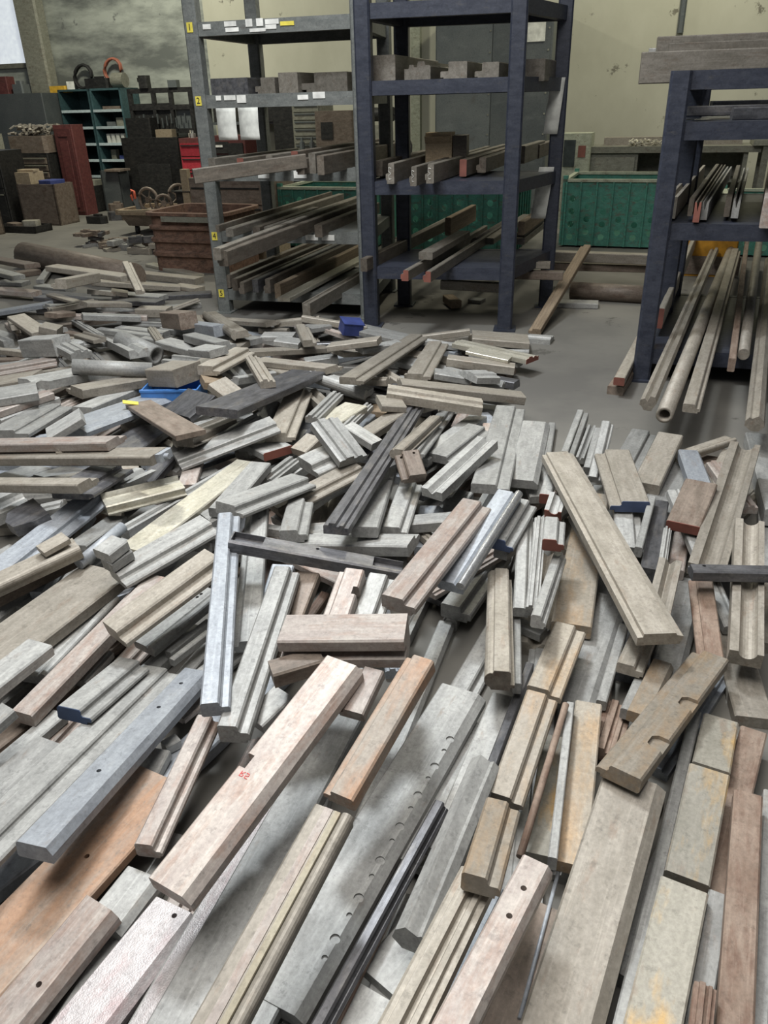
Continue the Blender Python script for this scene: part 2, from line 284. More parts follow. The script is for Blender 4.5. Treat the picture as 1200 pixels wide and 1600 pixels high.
def make_bar(row):
    name, p, fin, x, y, z, yaw, pit, L, W, T, opts, gi, label = row
    if p == 'O' and T < .0: return
    mb = MB(); I = Matrix()
    if p == 'TU':
        n = 24; ro, ri = T / 2, T * .32
        vs = []; fs = []
        for xx in (-L / 2, L / 2):
            for r_ in (ro, ri): vs += [(xx, r_ * math.cos(2 * math.pi * k / n), T / 2 + r_ * math.sin(2 * math.pi * k / n)) for k in range(n)]
        for k in range(n):
            j = (k + 1) % n
            fs += [(k, j, 2 * n + j, 2 * n + k), (n + k, n + j, 3 * n + j, 3 * n + k), (k, j, n + j, n + k), (2 * n + k, 2 * n + j, 3 * n + j, 3 * n + k)]
        mb.add(vs, fs, True)
    elif p == 'H':
        pl = [(-L / 2, -W * .28), (L * .1, -W / 2), (L / 2, -W / 2), (L / 2, W / 2), (L * .05, W / 2), (-L / 2 + W * .1, W * .42)] + [(-L / 2 - W * .05, W * .1)]
        mb.slab(pl, 0, T)
    elif p == 'O':
        mb.prism(section(p, W, T), L, I); mb.smooth = [False, False] + [True] * (len(mb.f) - 2)
    else: mb.prism(section(p, W, T), L, I)
    o = mb.build(name, fin, None, (0, 0, 0))
    cuts = []; ol = [q.split() for q in opts.split(';') if q]
    for q in ol:
        k = q[0]
        if k in ('hole', 'recess', 'pocket', 'notch'):
            tx = -L / 2 + float(q[1]) * L; ty = float(q[2]) * W
            c = MB()
            if k == 'hole': c.tube([(tx, ty, T * .3), (tx, ty, T + .02)], min(.0056, W * .12), 12)
            if k == 'recess': c.box((tx, -W * .12, T), (W * 1.0, W * .5, T * .9))
            if k == 'pocket': c.box((tx, W * .36, T), (W * .55, W * .5, T * .5), ch=W * .12)
            if k == 'notch':
                sg = math.copysign(1, float(q[2])); c.box((tx, sg * W * .47, T * .6), (W * .34, W * .32, T * 1.6))
            cuts.append(c)
        if k == 'scallop':
            for i in range(7):
                tx = L * (-.30 + i * .105); c = MB(); c.tube([(tx, W * .29, T - .004), (tx, W * .29, T + .02)], W * .08, 16); cuts.append(c)
                c = MB(); c.tube([(tx + L * .045, W * .30, T - .004), (tx + L * .045, W * .30, T + .02)], .006, 10); cuts.append(c)
    if cuts: cut(o, cuts)
    for q in ol:
        k = q[0]
        if k[:-1] in ('red', 'blue', 'navy', 'chalk', 'rusted'):
            e = -1 if k[-1] == '0' else 1; nm = k[:-1]
            b = MB(); ex = e * (L / 2 + .0012)
            if nm == 'chalk':
                pts = [(-.2, .75), (.15, .8), (.2, .62), (-.15, .5), (.2, .42), (.1, .22), (-.2, .25)]
                b.tube([(ex, a * W * .8, t * T) for a, t in pts], .0018, 5); pn = 'chalk_mark'; pm = 'chalk'
            else:
                b.prism(section(p, W, T), .003, Matrix.Translation((ex, 0, 0))); pn = 'end_face'; pm = 'umber' if nm == 'rusted' else 'paint_' + nm
            c = b.build(pn, pm, None, (0, 0, 0)); c.parent = o
            if nm != 'chalk': c['label'] = 'dark brown rusted end' if nm == 'rusted' else nm + ' painted end'
        if k == 'strip':
            yc, wd, zf = float(q[3]) * W, float(q[4]) * W, float(q[5]) * T
            b = MB().prism([(yc - wd / 2, zf - .002), (yc + wd / 2, zf - .002), (yc + wd / 2 - .001, zf + .0018), (yc - wd / 2 + .001, zf + .0018)], L * .998, I)
            c = b.build(q[1], q[2], None, (0, 0, 0)); c.parent = o
        if k == 'redmark':
            px, py = -L / 2 + float(q[1]) * L, float(q[2]) * W; s = .006; b = MB()
            for pts in ([(-1, -1), (-1, 1), (.2, .9), (.3, .2), (-.8, 0), (.5, -1)], [(2.4, 1), (1.2, .9), (1.2, .1), (2.3, 0), (2.2, -.9), (1.0, -1)]): b.tube([(px + y_ * s, py + x_ * s, T + .0003) for x_, y_ in pts], .0011, 5)
            c = b.build('chalk_mark', 'red_chalk', None, (0, 0, 0)); c.parent = o; c['label'] = 'red chalk mark'
        if k == 'bead':
            b = MB().tube([(-L / 2 - .001, W * .35, T * .72), (L / 2 + .001, W * .35, T * .72)], W * .152, 14); c = b.build('bead', 'bare', None, (0, 0, 0)); c.parent = o; c['label'] = 'bright bare-metal bead'
        if k == 'bolts':
            for t_ in (.13, .50):
                b = MB(); tx = -L / 2 + t_ * L + .0
                b.tube([(tx, 0, T - .002), (tx, 0, T + .008)], .017, 12); b.tube([(tx, 0, T + .006), (tx, 0, T + .02)], .009, 6)
                c = b.build('bolt', 'tan', None, (0, 0, 0)); c.parent = o
            b = MB().box((L / 2 - .02, W * .1, T * .5), (.09, W * .7, T * .9), ch=.006).tube([(L / 2 + .02, 0, T * .5), (L / 2 + .045, 0, T * .5)], T * .3, 10)
            c = b.build('end_clamp', 'blue', None, (0, 0, 0)); c.parent = o
    o.location = (x, y, z); o.rotation_euler = (0, -math.radians(pit), math.radians(yaw))
    tag(o, label or 'plain narrow bar lying low in the heap, showing only in gaps between larger bars', 'timber' if fin == 'wood' else 'metal bar', GROUPS[gi])
    return o
GROUPS = ['bars heaped on the floor', 'bars on the blue rack bottom shelf', 'bars on the blue rack middle shelf', 'bars on the blue rack upper shelf', 'bars on the grey rack bottom shelf', 'bars on the grey rack fourth level', 'bars on the grey rack third level', 'bars on the right rack bottom shelf', 'bars on the right rack middle shelf', 'bars on the right rack upper shelf', 'bars on top of the right rack', 'blocks on the grey rack second level', 'loose timbers and bars on the floor by the racks', 'low bars showing in the gaps of the heap']
BARS = [
('under_bar','F','grey',-1.375,4.646,0.0,-7.5,0.0,0.473,0.105,0.046,'',13,''),
('under_bar','F','pink',0.085,2.827,0.0,-98.3,0.0,0.414,0.063,0.049,'',13,''),
('under_bar','F','grey',0.165,1.308,0.0,-106.7,0.0,0.457,0.078,0.032,'',13,''),
('under_bar','N','blue',-0.018,2.105,0.0,-82.6,0.0,0.609,0.06,0.036,'',13,''),
('under_bar','V','grey',-0.381,3.427,0.0,-110.3,0.0,0.516,0.071,0.045,'',13,''),
('under_bar','F','blue',-0.442,1.617,0.0,-120.9,0.0,0.487,0.096,0.042,'',13,''),
('under_bar','FL','pink',-0.856,2.549,0.0,-122.5,0.0,0.625,0.053,0.044,'',13,''),
('under_bar','SL','grey',0.546,0.815,0.0,-117.3,0.0,0.523,0.108,0.046,'',13,''),
('under_bar','N','grey',-0.178,0.849,0.0,-114.0,0.0,0.841,0.068,0.034,'',13,''),
('under_bar','FL','pink',-0.292,4.111,0.0,-98.9,0.0,0.285,0.053,0.033,'',13,''),
('under_bar','S','grey',0.776,2.299,0.0,-110.1,0.0,0.408,0.109,0.038,'',13,''),
('under_bar','SL','grey',-1.725,5.41,0.0,-43.2,0.0,0.352,0.052,0.04,'',13,''),
('under_bar','F','blue',-0.408,0.785,0.0,-105.2,0.0,0.668,0.096,0.038,'',13,''),
('under_bar','S','brown',-0.747,2.153,0.0,-124.9,0.0,0.884,0.1,0.04,'',13,''),
('under_bar','N','tan',-2.176,5.613,0.0,-18.8,0.0,0.473,0.104,0.043,'',13,''),
('under_bar','F','brown',0.481,1.147,0.0,-129.3,0.0,0.406,0.063,0.047,'',13,''),
('under_bar','F','brown',-2.01,6.732,0.0,-3.0,0.0,0.336,0.099,0.046,'',13,''),
('under_bar','N','blue',0.795,1.591,0.0,-130.2,0.0,0.471,0.09,0.037,'',13,''),
('under_bar','F','grey',-0.696,1.856,0.0,-113.9,0.0,0.407,0.057,0.042,'',13,''),
('under_bar','V','tan',-1.499,4.053,0.0,-125.7,0.0,0.714,0.093,0.03,'',13,''),
('under_bar','F','brown',-1.961,4.152,0.0,-111.2,0.0,0.365,0.104,0.037,'',13,''),
('under_bar','V','grey',0.185,2.391,0.0,-108.5,0.0,0.912,0.061,0.043,'',13,''),
('under_bar','F','tan',-0.605,2.714,0.0,-121.9,0.0,0.362,0.107,0.047,'',13,''),
('under_bar','F','pink',-0.749,3.216,0.0,-135.7,0.0,0.726,0.11,0.048,'',13,''),
('under_bar','F','blue',-0.315,2.176,0.0,-95.5,0.0,0.358,0.061,0.041,'',13,''),
('under_bar','N','grey',0.358,1.435,0.0,-104.1,0.0,0.921,0.087,0.033,'',13,''),
('under_bar','V','blue',-0.688,0.823,0.0,-103.5,0.0,0.537,0.055,0.035,'',13,''),
('under_bar','N','pink',0.068,3.841,0.0,-27.8,0.0,0.369,0.069,0.032,'',13,''),
('under_bar','FL','grey',0.654,1.191,0.0,-127.5,0.0,0.766,0.093,0.041,'',13,''),
('under_bar','S','grey',-0.646,1.639,0.0,-124.8,0.0,0.781,0.061,0.047,'',13,''),
('under_bar','N','tan',1.254,2.582,0.0,46.5,0.0,0.888,0.086,0.031,'',13,''),
('under_bar','S','grey',0.2,1.685,0.0,-115.9,0.0,0.778,0.08,0.041,'',13,''),
('under_bar','S','pink',0.307,3.0,0.0,-116.3,0.0,0.393,0.097,0.048,'',13,''),
('under_bar','S','grey',-0.818,0.946,0.0,-116.9,0.0,0.594,0.088,0.047,'',13,''),
('under_bar','FL','grey',0.064,1.65,0.0,-108.3,0.0,0.805,0.052,0.033,'',13,''),
('under_bar','F','blue',-1.076,3.175,0.0,-115.1,0.0,0.467,0.087,0.037,'',13,''),
('under_bar','N','pink',-0.404,1.226,0.0,-103.6,0.0,0.628,0.071,0.039,'',13,''),
('under_bar','V','brown',-2.373,6.099,0.0,27.6,0.0,0.631,0.075,0.032,'',13,''),
('under_bar','S','brown',-2.26,5.799,0.0,-38.2,0.0,0.431,0.088,0.033,'',13,''),
('under_bar','F','grey',-1.407,5.418,0.0,-30.9,0.0,0.696,0.063,0.039,'',13,''),
('under_bar','S','grey',0.472,2.567,0.0,-108.6,0.0,0.829,0.07,0.047,'',13,''),
('under_bar','SL','pink',-0.6,4.833,0.0,-0.3,0.0,0.381,0.052,0.036,'',13,''),
('under_bar','S','tan',-1.122,3.649,0.0,-44.8,0.0,0.603,0.075,0.047,'',13,''),
('under_bar','V','grey',0.45,3.514,0.0,-141.6,0.0,0.456,0.051,0.049,'',13,''),
('under_bar','V','brown',0.474,3.182,0.0,-107.7,0.0,0.454,0.05,0.034,'',13,''),
('under_bar','V','pink',-0.655,5.111,0.0,-41.3,0.0,0.686,0.094,0.046,'',13,''),
('under_bar','V','grey',0.436,2.85,0.0,-111.4,0.0,0.589,0.084,0.048,'',13,''),
('under_bar','S','tan',0.186,5.01,0.0,32.1,0.0,0.325,0.082,0.036,'',13,''),
('under_bar','F','grey',0.658,0.8,0.0,-118.0,0.0,0.809,0.07,0.031,'',13,''),
('under_bar','S','blue',-0.062,2.972,0.0,-96.0,0.0,0.813,0.058,0.031,'',13,''),
('under_bar','F','grey',-1.067,2.476,0.0,-113.6,0.0,0.684,0.078,0.039,'',13,''),
('under_bar','V','brown',0.1,0.821,0.0,-120.6,0.0,0.385,0.05,0.05,'',13,''),
('under_bar','FL','pink',-1.121,4.198,0.0,-101.5,0.0,0.674,0.051,0.032,'',13,''),
('under_bar','V','tan',0.681,2.701,0.0,-93.8,0.0,0.459,0.104,0.042,'',13,''),
('under_bar','SL','grey',-0.512,4.377,0.0,-39.8,0.0,0.433,0.101,0.034,'',13,''),
('under_bar','S','tan',-0.17,2.034,0.0,-110.8,0.0,0.39,0.078,0.046,'',13,''),
('under_bar','F','tan',1.228,2.069,0.0,-113.7,0.0,0.436,0.059,0.038,'',13,''),
('under_bar','FL','grey',-0.723,3.782,0.0,-118.1,0.0,0.668,0.073,0.043,'',13,''),
('under_bar','F','tan',-1.375,2.791,0.0,9.4,0.0,0.617,0.074,0.042,'',13,''),
('under_bar','SL','tan',-0.871,4.273,0.0,-51.4,0.0,0.29,0.105,0.041,'',13,''),
('under_bar','V','tan',-0.238,2.735,0.0,-93.1,0.0,0.704,0.097,0.037,'',13,''),
('under_bar','F','brown',0.584,1.685,0.0,-107.1,0.0,0.444,0.07,0.031,'',13,''),
('under_bar','F','grey',-0.029,0.864,0.0,-109.5,0.0,0.42,0.056,0.042,'',13,''),
('under_bar','FL','blue',-0.428,4.526,0.0,-28.1,0.0,0.597,0.083,0.034,'',13,''),
('under_bar','SL','grey',-0.151,1.576,0.0,-99.6,0.0,0.893,0.089,0.047,'',13,''),
('under_bar','F','pink',0.125,4.28,0.0,-30.9,0.0,0.466,0.104,0.036,'',13,''),
('under_bar','N','tan',-0.441,5.373,0.0,-81.1,0.0,0.707,0.054,0.049,'',13,''),
('under_bar','V','brown',0.273,4.572,0.0,-45.6,0.0,0.355,0.091,0.041,'',13,''),
('under_bar','F','blue',-1.485,3.35,0.0,-9.2,0.0,0.661,0.086,0.042,'',13,''),
('under_bar','F','pink',-2.951,5.681,0.0,-42.2,0.0,0.364,0.075,0.03,'',13,''),
('under_bar','FL','grey',-0.82,2.793,0.0,-115.2,0.0,0.823,0.068,0.04,'',13,''),
('under_bar','V','grey',-1.808,4.1,0.0,-128.3,0.0,0.372,0.069,0.041,'',13,''),
('under_bar','S','pink',-2.107,6.418,0.0,-7.4,0.0,0.28,0.054,0.031,'',13,''),
('under_bar','F','grey',-1.373,5.72,0.0,-32.8,0.0,0.597,0.088,0.038,'',13,''),
('under_bar','V','grey',-0.858,4.656,0.0,-67.6,0.0,0.651,0.075,0.034,'',13,''),
('under_bar','V','blue',1.294,2.83,0.0,-125.8,0.0,0.517,0.07,0.044,'',13,''),
('under_bar','F','grey',-1.772,4.787,0.0,-26.3,0.0,0.315,0.095,0.032,'',13,''),
('under_bar','V','tan',-0.812,3.803,0.0,-120.6,0.0,0.483,0.061,0.045,'',13,''),
('under_bar','V','grey',-0.824,5.761,0.0,-20.5,0.0,0.403,0.069,0.048,'',13,''),
('under_bar','SL','grey',-1.732,6.025,0.0,-13.4,0.0,0.537,0.052,0.037,'',13,''),
('under_bar','N','tan',-2.696,6.38,0.0,-16.5,0.0,0.713,0.053,0.049,'',13,''),
('under_bar','F','grey',-1.262,2.219,0.0,-109.1,0.0,0.45,0.068,0.039,'',13,''),
('under_bar','F','tan',1.023,1.815,0.0,-102.7,0.0,0.521,0.1,0.036,'',13,''),
('under_bar','FL','grey',0.882,1.92,0.0,-117.4,0.0,0.683,0.091,0.042,'',13,''),
('under_bar','SL','grey',-0.6,0.864,0.0,-107.1,0.0,0.766,0.06,0.047,'',13,''),
('under_bar','V','pink',-0.414,2.696,0.0,-88.8,0.0,0.925,0.107,0.032,'',13,''),
('under_bar','F','pink',1.122,2.929,0.0,-110.5,0.0,0.511,0.105,0.034,'',13,''),
('under_bar','S','tan',-1.02,3.943,0.0,-97.4,0.0,0.582,0.081,0.044,'',13,''),
('under_bar','SL','brown',-1.141,5.132,0.0,-27.2,0.0,0.37,0.1,0.048,'',13,''),
('under_bar','S','grey',-2.365,5.421,0.0,2.0,0.0,0.555,0.062,0.03,'',13,''),
('under_bar','F','tan',-1.367,4.85,0.0,-11.9,0.0,0.505,0.051,0.035,'',13,''),
('under_bar','F','grey',-1.788,6.253,0.0,-15.4,0.0,0.4,0.091,0.03,'',13,''),
('under_bar','F','blue',0.284,3.471,0.0,-123.3,0.0,0.842,0.103,0.038,'',13,''),
('under_bar','FL','pink',0.224,0.774,0.0,-114.7,0.0,0.415,0.102,0.05,'',13,''),
('under_bar','F','blue',-0.784,1.233,0.0,-127.1,0.0,0.387,0.071,0.039,'',13,''),
('under_bar','S','grey',-0.2,5.348,0.0,36.7,0.0,0.34,0.086,0.041,'',13,''),
('under_bar','SL','tan',0.2,3.995,0.0,-34.3,0.0,0.512,0.068,0.039,'',13,''),
('under_bar','S','brown',-1.428,4.421,0.0,12.1,0.0,0.398,0.053,0.036,'',13,''),
('under_bar','F','blue',-0.624,3.57,0.0,-138.2,0.0,0.882,0.109,0.038,'',13,''),
('under_bar','F','grey',0.12,5.55,0.0,-44.8,0.0,0.671,0.057,0.035,'',13,''),
('under_bar','SL','tan',0.571,4.342,0.0,-15.5,0.0,0.337,0.074,0.05,'',13,''),
('under_bar','SL','brown',-2.308,5.284,0.0,11.9,0.0,0.469,0.1,0.039,'',13,''),
('under_bar','N','grey',-1.038,1.905,0.0,-113.0,0.0,0.533,0.086,0.05,'',13,''),
('under_bar','V','grey',-0.868,5.493,0.0,-14.3,0.0,0.415,0.068,0.044,'',13,''),
('under_bar','S','pink',-2.768,5.974,0.0,-56.8,0.0,0.495,0.092,0.033,'',13,''),
('under_bar','S','pink',-1.412,3.897,0.0,-109.3,0.0,0.512,0.065,0.03,'',13,''),
('under_bar','FL','blue',-1.291,2.509,0.0,-129.2,0.0,0.352,0.109,0.045,'',13,''),
('under_bar','FL','tan',-1.53,3.509,0.0,2.6,0.0,0.801,0.108,0.038,'',13,''),
('under_bar','N','grey',-2.21,6.639,0.0,-17.3,0.0,0.49,0.056,0.031,'',13,''),
('under_bar','SL','grey',0.429,1.284,0.0,-107.9,0.0,0.374,0.068,0.045,'',13,''),
('under_bar','FL','grey',0.748,5.231,0.0,-31.9,0.0,0.387,0.084,0.037,'',13,''),
('under_bar','F','brown',0.544,4.72,0.0,-41.3,0.0,0.616,0.069,0.037,'',13,''),
('under_bar','F','grey',-2.565,5.338,0.0,3.5,0.0,0.307,0.067,0.042,'',13,''),
('under_bar','V','tan',-0.128,3.554,0.0,-75.7,0.0,0.461,0.094,0.038,'',13,''),
('under_bar','FL','blue',0.27,5.2,0.0,-44.7,0.0,0.704,0.052,0.049,'',13,''),
('under_bar','F','brown',-1.362,6.141,0.0,-23.9,0.0,0.471,0.07,0.044,'',13,''),
('under_bar','SL','brown',0.297,3.209,0.0,-130.7,0.0,0.479,0.067,0.049,'',13,''),
('under_bar','F','brown',-1.919,5.1,0.0,-38.6,0.0,0.348,0.098,0.03,'',13,''),
('under_bar','SL','grey',0.285,2.29,0.0,-108.7,0.0,0.554,0.053,0.041,'',13,''),
('under_bar','FL','pink',-0.509,5.804,0.0,17.9,0.0,0.337,0.065,0.041,'',13,''),
('under_bar','SL','blue',0.783,1.995,0.0,-110.9,0.0,0.519,0.101,0.049,'',13,''),
('under_bar','S','grey',-0.152,4.749,0.0,-4.6,0.0,0.297,0.088,0.046,'',13,''),
('under_bar','N','blue',0.165,4.484,0.0,-33.2,0.0,0.332,0.091,0.049,'',13,''),
('under_bar','F','pink',0.66,4.736,0.0,-41.7,0.0,0.397,0.077,0.045,'',13,''),
('under_bar','F','grey',-1.846,5.752,0.0,-27.0,0.0,0.607,0.058,0.04,'',13,''),
('under_bar','F','grey',-1.324,5.485,0.0,-37.9,0.0,0.321,0.102,0.035,'',13,''),
('under_bar','F','grey',-1.812,6.572,0.0,16.1,0.0,0.656,0.074,0.035,'',13,''),
('under_bar','V','grey',-2.611,6.874,0.0,-20.3,0.0,0.442,0.107,0.031,'',13,''),
('under_bar','SL','grey',-0.546,1.992,0.0,-108.9,0.0,0.416,0.058,0.033,'',13,''),
('under_bar','V','grey',-1.566,3.049,0.0,-18.9,0.0,0.554,0.102,0.05,'',13,''),
('under_bar','FL','tan',-2.472,6.464,0.0,-21.8,0.0,0.366,0.078,0.033,'',13,''),
('under_bar','SL','grey',-2.521,4.989,0.0,-162.4,0.0,0.364,0.086,0.045,'',13,''),
('under_bar','F','brown',-3.011,6.673,0.0,31.4,0.0,0.492,0.066,0.032,'',13,''),
('under_bar','V','pink',-1.801,3.79,0.0,-112.5,0.0,0.484,0.086,0.038,'',13,''),
('under_bar','SL','tan',-0.427,4.041,0.0,-96.6,0.0,0.308,0.064,0.042,'',13,''),
('under_bar','SL','tan',0.953,2.766,0.0,-103.2,0.0,0.504,0.051,0.031,'',13,''),
('under_bar','N','brown',-1.036,5.922,0.0,-9.0,0.0,0.678,0.107,0.03,'',13,''),
('under_bar','F','grey',1.426,2.501,0.0,-113.5,0.0,0.46,0.076,0.043,'',13,''),
('under_bar','F','blue',-2.336,4.598,0.0,-157.4,0.0,0.283,0.052,0.05,'',13,''),
('under_bar','S','blue',-1.947,3.703,0.0,-111.4,0.0,0.382,0.1,0.032,'',13,''),
('under_bar','V','tan',0.515,2.156,0.0,-105.5,0.0,0.556,0.103,0.048,'',13,''),
('under_bar','FL','pink',0.647,3.42,0.0,-98.6,0.0,0.492,0.082,0.042,'',13,''),
('under_bar','F','tan',-1.768,4.507,0.0,-150.8,0.0,0.335,0.074,0.043,'',13,''),
('under_bar','S','grey',-1.978,4.625,0.0,-138.2,0.0,0.359,0.086,0.034,'',13,''),
('under_bar','N','blue',-0.787,2.379,0.0,-143.4,0.0,0.417,0.058,0.031,'',13,''),
('under_bar','F','pink',-2.042,4.808,0.0,-124.8,0.0,0.341,0.065,0.039,'',13,''),
('under_bar','F','grey',1.169,2.796,0.0,-118.6,0.0,0.889,0.05,0.04,'',13,''),
('under_bar','F','blue',-0.264,0.91,0.0,-102.0,0.0,0.429,0.06,0.047,'',13,''),
('under_bar','F','blue',-0.871,5.612,0.0,-21.7,0.0,0.409,0.101,0.033,'',13,''),
('under_bar','N','grey',0.067,3.519,0.0,-93.7,0.0,0.442,0.094,0.035,'',13,''),
('under_bar','F','brown',0.161,2.62,0.0,-103.9,0.0,0.386,0.071,0.031,'',13,''),
('under_bar','SL','grey',-0.694,4.117,0.0,-129.8,0.0,0.542,0.076,0.043,'',13,''),
('under_bar','V','grey',0.751,5.037,0.0,-11.8,0.0,0.459,0.102,0.035,'',13,''),
('under_bar','F','blue',0.536,4.543,0.0,-30.6,0.0,0.569,0.07,0.032,'',13,''),
('under_bar','SL','blue',-2.351,4.772,0.0,-134.7,0.0,0.402,0.071,0.048,'',13,''),
('under_bar','SL','blue',-1.509,3.257,0.0,-6.7,0.0,0.647,0.052,0.031,'',13,''),
('under_bar','F','grey',-2.996,5.996,0.0,-41.0,0.0,0.677,0.072,0.035,'',13,''),
('under_bar','S','pink',-0.848,1.683,0.0,-107.8,0.0,0.856,0.066,0.04,'',13,''),
('under_bar','F','grey',0.854,2.778,0.0,-102.0,0.0,0.366,0.067,0.048,'',13,''),
('under_bar','FL','grey',-0.231,3.354,0.0,-92.9,0.0,0.419,0.059,0.039,'',13,''),
('under_bar','FL','tan',-1.097,2.085,0.0,-112.8,0.0,0.401,0.107,0.038,'',13,''),
('under_bar','V','grey',-3.018,6.558,0.0,29.1,0.0,0.338,0.102,0.034,'',13,''),
('under_bar','F','blue',-0.116,5.08,0.0,36.7,0.0,0.514,0.055,0.039,'',13,''),
('under_bar','S','brown',-1.771,6.393,0.0,-13.3,0.0,0.365,0.062,0.035,'',13,''),
('under_bar','SL','tan',0.398,4.253,0.0,-23.6,0.0,0.311,0.107,0.045,'',13,''),
('under_bar','S','pink',-1.994,4.412,0.0,-132.1,0.0,0.626,0.07,0.037,'',13,''),
('under_bar','FL','blue',-1.181,4.983,0.0,-29.7,0.0,0.369,0.056,0.038,'',13,''),
('under_bar','F','grey',-1.773,5.826,0.0,-24.9,0.0,0.452,0.085,0.039,'',13,''),
('under_bar','F','brown',-2.44,5.117,0.0,-1.7,0.0,0.626,0.058,0.044,'',13,''),
('under_bar','V','grey',-2.786,5.69,0.0,-45.6,0.0,0.359,0.074,0.047,'',13,''),
('flat_bar','F','grey',0.02,0.927,0.042,-132.0,0.0,0.158,0.099,0.025,'',0,'grey flat plate under the end of the octagonal bar'),
('flat_bar','F','grey',-0.073,0.787,0.042,-121.6,-0.0,0.145,0.09,0.025,'',0,'grey flat plate under the ribbed pale bar at the bottom edge'),
('flat_bar','F','brown',0.237,0.868,0.05,-120.5,0.0,0.309,0.077,0.025,'',0,'brown flat plate under the two-hole pink bar'),
('flat_bar','F','grey',0.141,1.33,0.032,-114.1,0.0,0.458,0.091,0.031,'',0,'flat grey bar deep beside the scalloped plate'),
('flat_bar','F','brown',1.348,2.989,0.044,-120.7,0.0,0.452,0.159,0.022,'',0,'brown flat board on the floor by the red-ended brown plate'),
('flat_bar','F','rust',-0.039,0.941,0.067,-115.8,0.0,0.432,0.015,0.019,'',0,'thin rusty strip beside the dark bar along the scalloped plate'),
('flat_bar','F','blue',0.123,0.907,0.05,-121.6,0.0,0.334,0.03,0.031,'',0,'grey flat bar between the ribbed pale bar and the two-hole pink bar'),
('flat_bar','F','rust',0.768,1.235,0.044,-121.9,0.5,0.577,0.063,0.031,'',0,'dark rusty bar sloping out under the orange-spotted plate'),
('flat_bar','F','grey',0.567,0.869,0.063,-118.7,-6.4,0.315,0.041,0.025,'',0,'grey flat bar beside the pale speckled plate'),
('flat_bar','F','rust',0.748,0.955,0.031,-116.0,0.0,0.534,0.033,0.031,'',0,'rusty strip at the very edge beyond the grey strip'),
('ridged_die','N','rust',0.569,1.508,0.038,-115.7,4.3,0.209,0.071,0.037,'',0,'rusty ridged bar behind the rust-flecked tan plate'),
('flat_bar','F','yellow',0.364,1.305,0.045,-107.2,0.0,0.364,0.063,0.025,'',0,'grey plate with yellow paint wear beside the pitted rusty rod'),
('chamfered_bar','FL','grey',0.206,1.368,0.063,-113.3,0.0,0.526,0.07,0.031,'',0,'grey chamfered bar between the scalloped plate and tan row'),
('stepped_die','S','grey',0.439,1.944,0.048,-40.1,-0.0,0.098,0.062,0.031,'',0,'short grey bar lying crosswise behind the round-nosed bar'),
('chamfered_bar','FL','grey',0.609,1.852,0.035,-115.4,-0.9,0.55,0.113,0.031,'',0,'grey plate beside the tan row under the plain tan plate'),
('flat_bar','F','grey',0.632,1.736,0.069,-114.7,0.7,0.372,0.027,0.031,'',0,'thin grey bar beside the broad grey plate'),
('flat_bar','F','grey',0.673,1.624,0.062,-119.6,6.6,0.241,0.049,0.031,'',0,'grey bar below the small stepped block'),
('flat_bar','F','grey',1.158,2.848,0.066,-118.7,0.0,0.627,0.117,0.037,'',0,'grey flat bar under the tan bar by the blue end'),
('stepped_die','S','grey',0.879,2.456,0.095,-101.4,-14.9,0.218,0.097,0.037,'',0,"grey ledged bar passing under the long diagonal bar's middle"),
('flat_bar','F','grey',0.227,2.795,0.046,-121.3,-8.2,0.211,0.2,0.03,'',0,'mottled grey plate behind the pink-ended bar'),
('flat_bar','F','grey',-0.267,0.782,0.047,-113.6,0.0,0.125,0.075,0.031,'',0,'grey plate showing past the near end of the scalloped plate'),
('chamfered_bar','FL','grey',-0.551,1.049,0.047,-113.4,0.0,0.129,0.087,0.031,'',0,'grey flat plate between the pink-tan and notched tan-pink bars'),
('stepped_die','S','dark',-0.021,0.981,0.09,-117.8,-1.1,0.564,0.032,0.031,'',0,'narrow dark bar hugging the scalloped edge of the wide grey plate'),
('round_bar','O','blue',0.283,0.95,0.074,-114.0,0.0,0.348,0.008,0.008,'',0,'thin bluish steel rod beside the two-hole pink bar'),
('flat_bar','F','grey',0.575,1.131,0.041,-118.1,0.0,0.932,0.028,0.043,'',0,'long thin grey bar standing beside the very wide beige bar'),
('flat_bar','F','grey',0.721,0.979,0.062,-115.7,0.0,0.625,0.026,0.037,'',0,'grey strip along the outer side of the long brown-rust plate'),
('flat_bar','F','tan_rust',0.439,1.311,0.083,-107.8,-0.1,0.502,0.067,0.031,'',0,'rust-flecked tan plate beside the very wide beige bar'),
('flat_bar','F','grey',0.388,1.285,0.114,-106.9,-0.1,0.472,0.019,0.037,'',0,'thin grey bar along the rust-flecked tan plate'),
('round_bar','O','rust',0.351,1.295,0.125,-114.5,-9.6,0.423,0.017,0.017,'',0,'long pitted rusty rod beside the tan row'),
('flat_bar','F','dark',0.241,1.351,0.094,-112.9,0.0,0.765,0.023,0.031,'',0,'thin dark bar along the tan row'),
('flat_bar','F','grey',0.383,1.875,0.095,-99.7,8.2,0.649,0.022,0.031,'',0,'thin grey bar alongside the round-nosed bar'),
('flat_bar','F','tan_rust',0.694,2.338,0.061,-108.1,1.5,0.957,0.118,0.044,'',0,'broad plain tan plate passing under the long diagonal bar'),
('chamfered_bar','FL','tan_rust',0.688,1.587,0.097,-121.3,6.7,0.282,0.057,0.031,'',0,'rust-stained tan bar beside the two-pocket tan bar'),
('chamfered_bar','FL','tan',1.362,2.873,0.066,-121.7,0.0,0.668,0.071,0.037,'',0,'tapering tan bar beside the pale channel die'),
('stepped_die','S','grey',1.166,3.329,-0.0,-117.4,0.0,0.554,0.122,0.037,'',0,'grey bar behind the blue-ended tan bar'),
('flat_bar','F','dark',0.943,2.359,0.109,-112.5,1.3,0.532,0.054,0.044,'',0,'dark flat bar beside the red-ended brown plate'),
